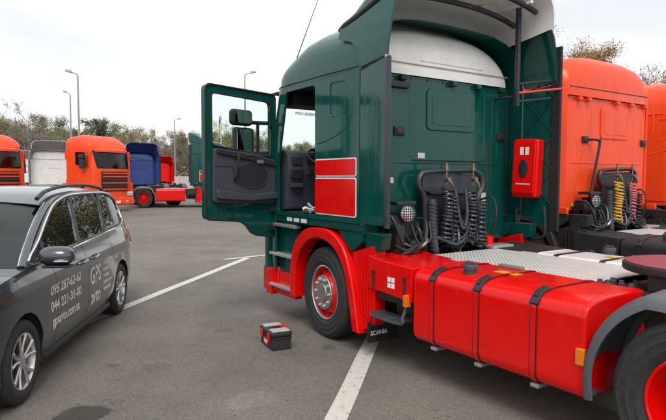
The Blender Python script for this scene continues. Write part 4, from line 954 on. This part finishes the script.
    # cabin
    b = MB(); b.box(-3.75,.3,-.80,.80,.25,.30); P(b, 'floor', 'interior_dark')
    b = MB(); b.prism(rpoly([(.12,.6),(.12,1.0),(-.25,1.03),(-.55,.95),(-.50,.6)], .05), -.80, .80, 'y', .02); P(b, 'dashboard', 'interior_dark')
    for (x0, ys) in ((-1.25,(.38,-.38)),(-2.15,(.5,0,-.5)),(-3.0,(.4,-.4))):
        for y0 in ys:
            b = MB(); b.box(x0-.05,x0+.45,y0-.22,y0+.22,.45,.68,.06,seg=3); b.box(x0-.10,x0+.06,y0-.22,y0+.22,.62,1.22,.06,seg=3); b.box(x0-.12,x0+.0,y0-.12,y0+.12,1.24,1.44,.05,seg=3); P(b, 'seat', 'interior', 40)
    # wheels
    def wheel(x, s):
        b = MB(); h = [(.215,.085),(.23,.104),(.27,.113),(.305,.106),(.322,.088),(.328,.07),(.328,.045),(.321,.043),(.321,.035),(.328,.033),(.328,.004)]
        b.lathe([(r, y) for r, y in h]+[(r, -y) for r, y in h[::-1]], 48); wt = b.build('wheel', 'rubber', R_, 40, loc=(x, s*.83, .328), rot=(0,0,0 if s > 0 else pi))
        b = MB(); b.lathe([(.225,.092),(.222,.102),(.214,.104),(.205,.09),(.20,.02)], 40); b.lathe([(.0,.012),(.20,.012)], 40, mi=1); b.build('rim', ['alloy','interior_dark'], wt, 30)
        for k in range(5):
            for d in (-1, 1):
                a = 2*pi*k/5+.3; q = a+d*.10; q2 = a+d*.27
                c = MB(); c.tube([(cos(q)*.035,.078,sin(q)*.035),(cos((q+q2)/2)*.12,.083,sin((q+q2)/2)*.12),(cos(q2)*.21,.094,sin(q2)*.21)], [.016,.014,.018], 8, flat=.8); c.build('spoke', 'alloy', wt, 50)
        b = MB(); b.lathe([(.055,.05),(.055,.09),(.03,.098),(0,.099)], 24); b.build('hub_cap', 'alloy', wt, 30)
        return wt
    for x in (0, -WB):
        for s in (1, -1): wheel(x, s)
    # lettering on the left side, wrapped on to the panel
    def lettering(nm, st, x, z, size, sx=1., mt='label', tilt=0.):
        t = text(nm, st, size, mt, R_, Matrix(((-1,0,0,x),(0,0,1,0),(0,1,0,z),(0,0,0,1))), sx=sx, depth=.0005, bold=.016)
        for v in t.data.vertices:
            v.co.y = hw(v.co.x, v.co.z)+.0085+v.co.y
        return t
    lettering('phone_number', '095 287-62-62', -.52, .735, .125, 1.08)
    lettering('phone_number', '044 221-31-00', -.52, .590, .125, 1.08)
    lettering('web_address', 'gpsavto.com.ua', -.55, .455, .125, .92)
    lettering('logo', 'GPS', -1.62, .615, .27, .82); lettering('logo', 'avto', -1.64, .40, .23, .82)
    for i, st in enumerate(('система спутникового слежения','контроль','топлива','охрана авто','навигация')):
        lettering('service_text', st, -2.10, .765-.075*i, .062, .62 if i == 0 else .9)
    lettering('rear_text', 'GPS', -3.40, .80, .12, .7); lettering('rear_text', 'avto', -3.40, .70, .10, .7)
car()

# ------------------------------------------------------------------ lamp posts, flag, wall, verge
def lamp_post(px, dist, h, arm, label):
    x, y = bearing(px, dist); a = YAW-math.atan((px-333)/558.3)-pi/2     # local x points to photo right
    r = empty('lamp_post', (x, y, 0), a); tag(r, label, 'lamp post', 'lamp posts of the yard')
    b = MB(); b.tube([(0,0,0),(0,0,h*.35),(0,0,h)], [.11,.085,.05], 10); b.build('pole', 'galv', r, 50)
    b = MB(); b.tube(catmull([(0,0,h-.05),(arm*.25,0,h+.12),(arm*.8,0,h+.2)], 4), .035, 8); b.build('arm', 'galv', r, 50)
    b = MB(); b.prism(rpoly([(arm*.6,h+.14),(arm*1.5,h+.24),(arm*1.45,h+.36),(arm*.75,h+.34)], .05), -.12, .12, 'y', .02); b.build('lamp_head', 'grey_spoiler', r)
lamp_post(80.5, 44, 8.95, -.55, 'tall lamp post behind the distant orange truck, head turned left')
lamp_post(72.5, 58, 9.4, -.4, 'lamp post a little left of the tallest one, above the white truck')
lamp_post(175.5, 78, 9.3, .6, 'small distant lamp post behind the red truck')
lamp_post(245.5, 44, 9.6, .6, 'lamp post rising above the open green door, head turned right')
def flag():
    x, y = bearing(221.5, 60); r = empty('flagpole', (x, y, 0)); tag(r, 'flagpole with limp yellow and blue flag seen through the open door glass', 'flag')
    b = MB(); b.tube([(0,0,0),(0,0,8.6)], [.06,.04], 8); b.build('pole', 'label', r, 50)
    for (z0, z1, mt) in ((7.5,8.2,'blueflag'),(6.4,7.5,'yellowflag')):
        b = MB(); rings = []
        for i in range(9):
            z = z0+(z1-z0)*i/8; rings.append([(.02+.32*k/10*cos(.4), .10*sin(k*1.4+z*1.2)+.02, z-.5*(k/10)**1.3) for k in range(11)])
        b.loft(rings); b.build('flag_cloth', mt, r, 60, solid=.01)
flag()
def edge_ring(px0, px1, dist, n): return [bearing(px0+(px1-px0)*k/n, dist/cos(math.atan((px0+(px1-px0)*k/n-333)/558.3))) for k in range(n+1)]
A_, B_ = edge_ring(-900, 1500, 72, 24), edge_ring(-900, 1500, 260, 24)
b = MB(); b.loft([[(x, y, .01) for x, y in A_], [(x, y, .02) for x, y in B_]]); tag(b.build('grass_verge', 'grass', smooth=0), 'dull grass strip under the trees beyond the yard', kind='structure')
def wall():
    p0, p1 = Vector(bearing(160, 74)), Vector(bearing(300, 78)); d = (p1-p0); L = d.length; n = 8
    r = empty('concrete_wall', (p0.x, p0.y, 0), math.atan2(d.y, d.x)); tag(r, 'low pale concrete wall at the far edge of the yard', 'wall')
    for k in range(n):
        b = MB(); b.box(k*L/n+.03,(k+1)*L/n-.03,-.08,.08,0,1.85,.02); b.build('wall_panel', 'concrete', r)
        b = MB(); b.box(k*L/n-.12,k*L/n+.12,-.13,.13,0,1.95,.02); b.build('wall_post', 'concrete', r)
wall()

# ------------------------------------------------------------------ trees
PROTO = {}
def make_tree(kind, seed):
    rnd = random.Random(seed); tb = MB(); cb = MB()
    H = {'olive':12,'tan':12,'bare':13,'pine':14,'gold':12}[kind]
    tips = []
    def leafquad(p, sz):
        n = Vector((rnd.gauss(0,1), rnd.gauss(0,1), rnd.gauss(0,1)+.6)).normalized(); a = n.orthogonal().normalized(); c = n.cross(a)
        t = rnd.random()*6.28; a, c = a*cos(t)+c*sin(t), c*cos(t)-a*sin(t); sz *= rnd.uniform(.6,1.4)
        o = len(cb.v); cb.v += [tuple(p+a*sz*.9), tuple(p+c*sz*.5), tuple(p-a*sz*.9), tuple(p-c*sz*.5)]; cb.f.append((o,o+1,o+2,o+3)); cb.m.append(0)
    def branch(p, d, L, r, depth):
        k = 4 if depth < 2 else 2; pts = [p]; q = p.copy(); dd = d.copy()
        for i in range(k):
            dd = (dd+Vector((rnd.gauss(0,.16), rnd.gauss(0,.16), rnd.gauss(0,.08)+(.10 if depth else .0)))).normalized(); q = q+dd*(L/k); pts.append(q.copy())
        rs = [max(.011, r*(1-.6*i/k)) for i in range(k+1)]
        (tb if depth < 3 else (cb if kind == 'bare' else tb)).tube(pts, rs, 6 if depth < 2 else 3, caps=False)
        md = {'olive':4,'tan':4,'bare':5,'pine':3,'gold':4}[kind]
        if depth >= md: tips.append((pts[-1], L)); return
        nb = {0:8,1:4,2:4,3:3,4:3}[depth]
        if kind == 'pine' and depth == 0: nb = 16
        if kind == 'bare' and depth >= 2: nb += 1
        for i in range(nb):
            if depth == 0:
                lo = {'pine':.52,'bare':.28,'gold':.25}.get(kind,.22); f = lo+(1-lo)*(i+rnd.random()*.8)/nb
            else: f = .35+.65*(i+rnd.random())/nb
            f = min(f, .99); idx = f*k; a = pts[int(idx)].lerp(pts[min(k,int(idx)+1)], idx-int(idx))
            az = rnd.random()*6.28 if depth else i*2.4+rnd.random()
            el = rnd.uniform(.15,.9) if kind != 'pine' else rnd.uniform(-.1,.5)
            if depth == 0: nd = Vector((cos(az)*cos(el), sin(az)*cos(el), sin(el)))
            else: nd = (d*.7+Vector((rnd.gauss(0,.6), rnd.gauss(0,.6), rnd.gauss(.15,.4)))).normalized()
            ln = L*({0:.40,1:.55,2:.55,3:.6,4:.6}[depth])*rnd.uniform(.7,1.2)*((1.15-.55*f) if depth == 0 else 1)
            if kind == 'pine' and depth == 0: ln *= .6
            branch(a, nd, ln, r*(.42 if depth == 0 else .5), depth+1)
        if depth: tips.append((pts[-1], L))
    branch(Vector((0,0,0)), Vector((0,0,1)), H*.92, .17 if kind != 'bare' else .15, 0)
    if kind != 'bare':
        dens = {'olive':18,'tan':14,'pine':16,'gold':70}[kind]; sz = {'olive':.115,'tan':.105,'pine':.15,'gold':.06}[kind]
        for (p, L) in tips:
            if rnd.random() < {'tan':.25,'olive':.12}.get(kind, .08): continue
            for i in range(dens):
                leafquad(p+Vector((rnd.gauss(0,.35), rnd.gauss(0,.35), rnd.gauss(0,.28))), sz)
    return tb, cb
LEAF = {'olive':'leaf_olive','tan':'leaf_tan','bare':'bark','pine':'leaf_green','gold':'leaf_gold'}
def tree(kind, var, px, dist, h, label, group, rnd):
    key = (kind, var); x, y = bearing(px, dist)
    if key not in PROTO:
        r = empty('tree', (0,0,0)); tb, cb = make_tree(kind, hash((len(kind)*131+var*17)) % 9999+var)
        tb.build('trunk', 'bark', r, 60, recalc=False); cb.build('crown', LEAF[kind], r, 0 if kind != 'bare' else 60, recalc=False); PROTO[key] = r
    else: r = copy_tree(PROTO[key])
    H = {'olive':12,'tan':12,'bare':13,'pine':14,'gold':12}[kind]; k = h/H
    r.location = (x, y, -.1); r.rotation_euler = (0,0,rnd.random()*6.28); r.scale = (k*rnd.uniform(.9,1.15), k*rnd.uniform(.9,1.15), k)
    tag(r, label, 'tree', group); return r
rnd = random.Random(11)
GR = 'trees in the wood beyond the yard'
LB = {'olive':'olive green tree in the far wood', 'tan':'brownish thin-leaved tree in the far wood', 'bare':'leafless grey tree in the far wood'}
for row, (dist, hh, step, off) in enumerate(((84,10.6,13.,0),(94,12.2,13.,5),(106,13.6,14.,9))):
    px = -55+off
    while px < 350:
        u = rnd.random()
        kind = 'bare' if (u < (.45 if px < 45 else .14)) else ('olive' if u < .74 else 'tan')
        d = dist/cos(math.atan((px-333)/558.3))*rnd.uniform(.97,1.04)
        h = hh*.73*rnd.uniform(.80,1.12)*(1.12 if px < 50 else (.74 if px > 265 else .96))
        where = next(t for lim, t in ((30,'above the leftmost orange truck'),(64,'behind the white trucks'),(128,'behind the distant orange truck'),(178,'behind the blue and red trucks'),(203,'just left of the open door'),(275,'seen through the open door glass'),(999,'seen through the cab windshield')) if px < lim)
        tree(kind, rnd.randrange(3), px+rnd.uniform(-4,4), d, h, LB[kind]+' '+where, kind+' trees '+where, rnd)
        px += step*rnd.uniform(.75,1.3)
tree('pine', 0, 87, 92, 11.0, 'dark round-topped pine standing out of the wood above the distant orange truck', None, rnd)
tree('bare', 1, 36, 88, 10.4, 'tall leafless tree above the white truck with the grey spoiler', None, rnd)
tree('gold', 0, 592, 44, 10.7, 'golden leaved tree behind the near orange cab', None, rnd)
tree('gold', 1, 566, 58, 10.0, 'second golden tree, half hidden by the green truck deflector', None, rnd)
for k, (px, dd, hh) in enumerate(((395,66,13.5),(430,72,15),(468,68,14),(505,70,14.5),(540,66,13.5))): tree('olive', 1, px, dd, hh, 'olive tree hidden behind the cab of the open green truck', 'trees behind the green cab', rnd)
tree('bare', 2, 648, 56, 10.8, 'leafless tree with fine twigs above the two orange cabs', None, rnd)
tree('bare', 0, 672, 54, 10.2, 'leafless tree cut off by the right edge above the far orange cab', None, rnd)
for px in (700, 735, 770): tree('olive', px % 3, px, 62, 10.5, 'olive green tree standing behind the orange trucks on the right', 'trees behind the orange trucks', rnd)
# undergrowth under the wood, and the mass of the wood farther back, haze put into its leaf colour
def leafmass(name, label, count, d0, d1, hfun, size, mt, seed):
    b = MB(); r = random.Random(seed); V = []; F = []
    for i in range(count):
        px = r.uniform(-75, 365); d = r.uniform(d0, d1)/cos(math.atan((px-333)/558.3)); x, y = bearing(px, d)
        p = Vector((x, y, max(.1, r.random()**.8*max(.6, hfun(px, d))))); n = Vector((r.gauss(0,1), r.gauss(0,1), r.gauss(0,1))).normalized(); a = n.orthogonal().normalized(); c = n.cross(a); s_ = size*r.uniform(.5,1.4)
        o = len(V); V += [tuple(p+a*s_), tuple(p+c*s_*.6), tuple(p-a*s_), tuple(p-c*s_*.6)]; F.append((o,o+1,o+2,o+3))
    b.v = V; b.f = F; b.m = [0]*len(F)
    tag(b.build(name, mt, None, 0, recalc=False), label, 'undergrowth' if name == 'undergrowth' else 'wood', kind='stuff')
leafmass('undergrowth', 'brown green undergrowth along the foot of the wood', 16000, 77, 90, lambda px, d: 2.6+2.0*mnoise.noise(Vector((px*.045, d*.06, 3)))+1.0*mnoise.noise(Vector((px*.2, 7, 3))), .22, 'leaf_brush', 5)
leafmass('far_wood', 'pale mass of far trees behind the row', 46000, 112, 126, lambda px, d: (8.4 if px < 260 else 6.0)+2.6*mnoise.noise(Vector((px*.05, 1, 5)))+1.8*mnoise.noise(Vector((px*.17, 4, 3))), .29, 'leaf_far', 8)

def litter():
    b = MB(); r = random.Random(21)
    for i in range(520):
        x, y = r.uniform(-3, 9), r.uniform(-2, 6)
        k = r.uniform(.006,.016) if i % 4 else r.uniform(.015,.032); z = .006 if i % 4 else .009; a = r.random()*6.28; n = 5; h = k*.5 if i % 4 else .006
        v = [(x+k*cos(a+2*pi*q/n)*r.uniform(.6,1.3), y+k*sin(a+2*pi*q/n)*r.uniform(.4,1.1), .002) for q in range(n)]
        b.add(v+[(x, y, .004+h)], [(q, (q+1) % n, n) for q in range(n)], 0 if i % 4 else 1)
    tag(b.build('grit', ['grit', 'leaf_brush'], None, 0, recalc=False), 'scattered grit and dry leaf scraps on the asphalt', 'grit', kind='stuff')
M['grit'] = mat('grit', (.10,.09,.08), .9, var=.4, scale=20)
litter()
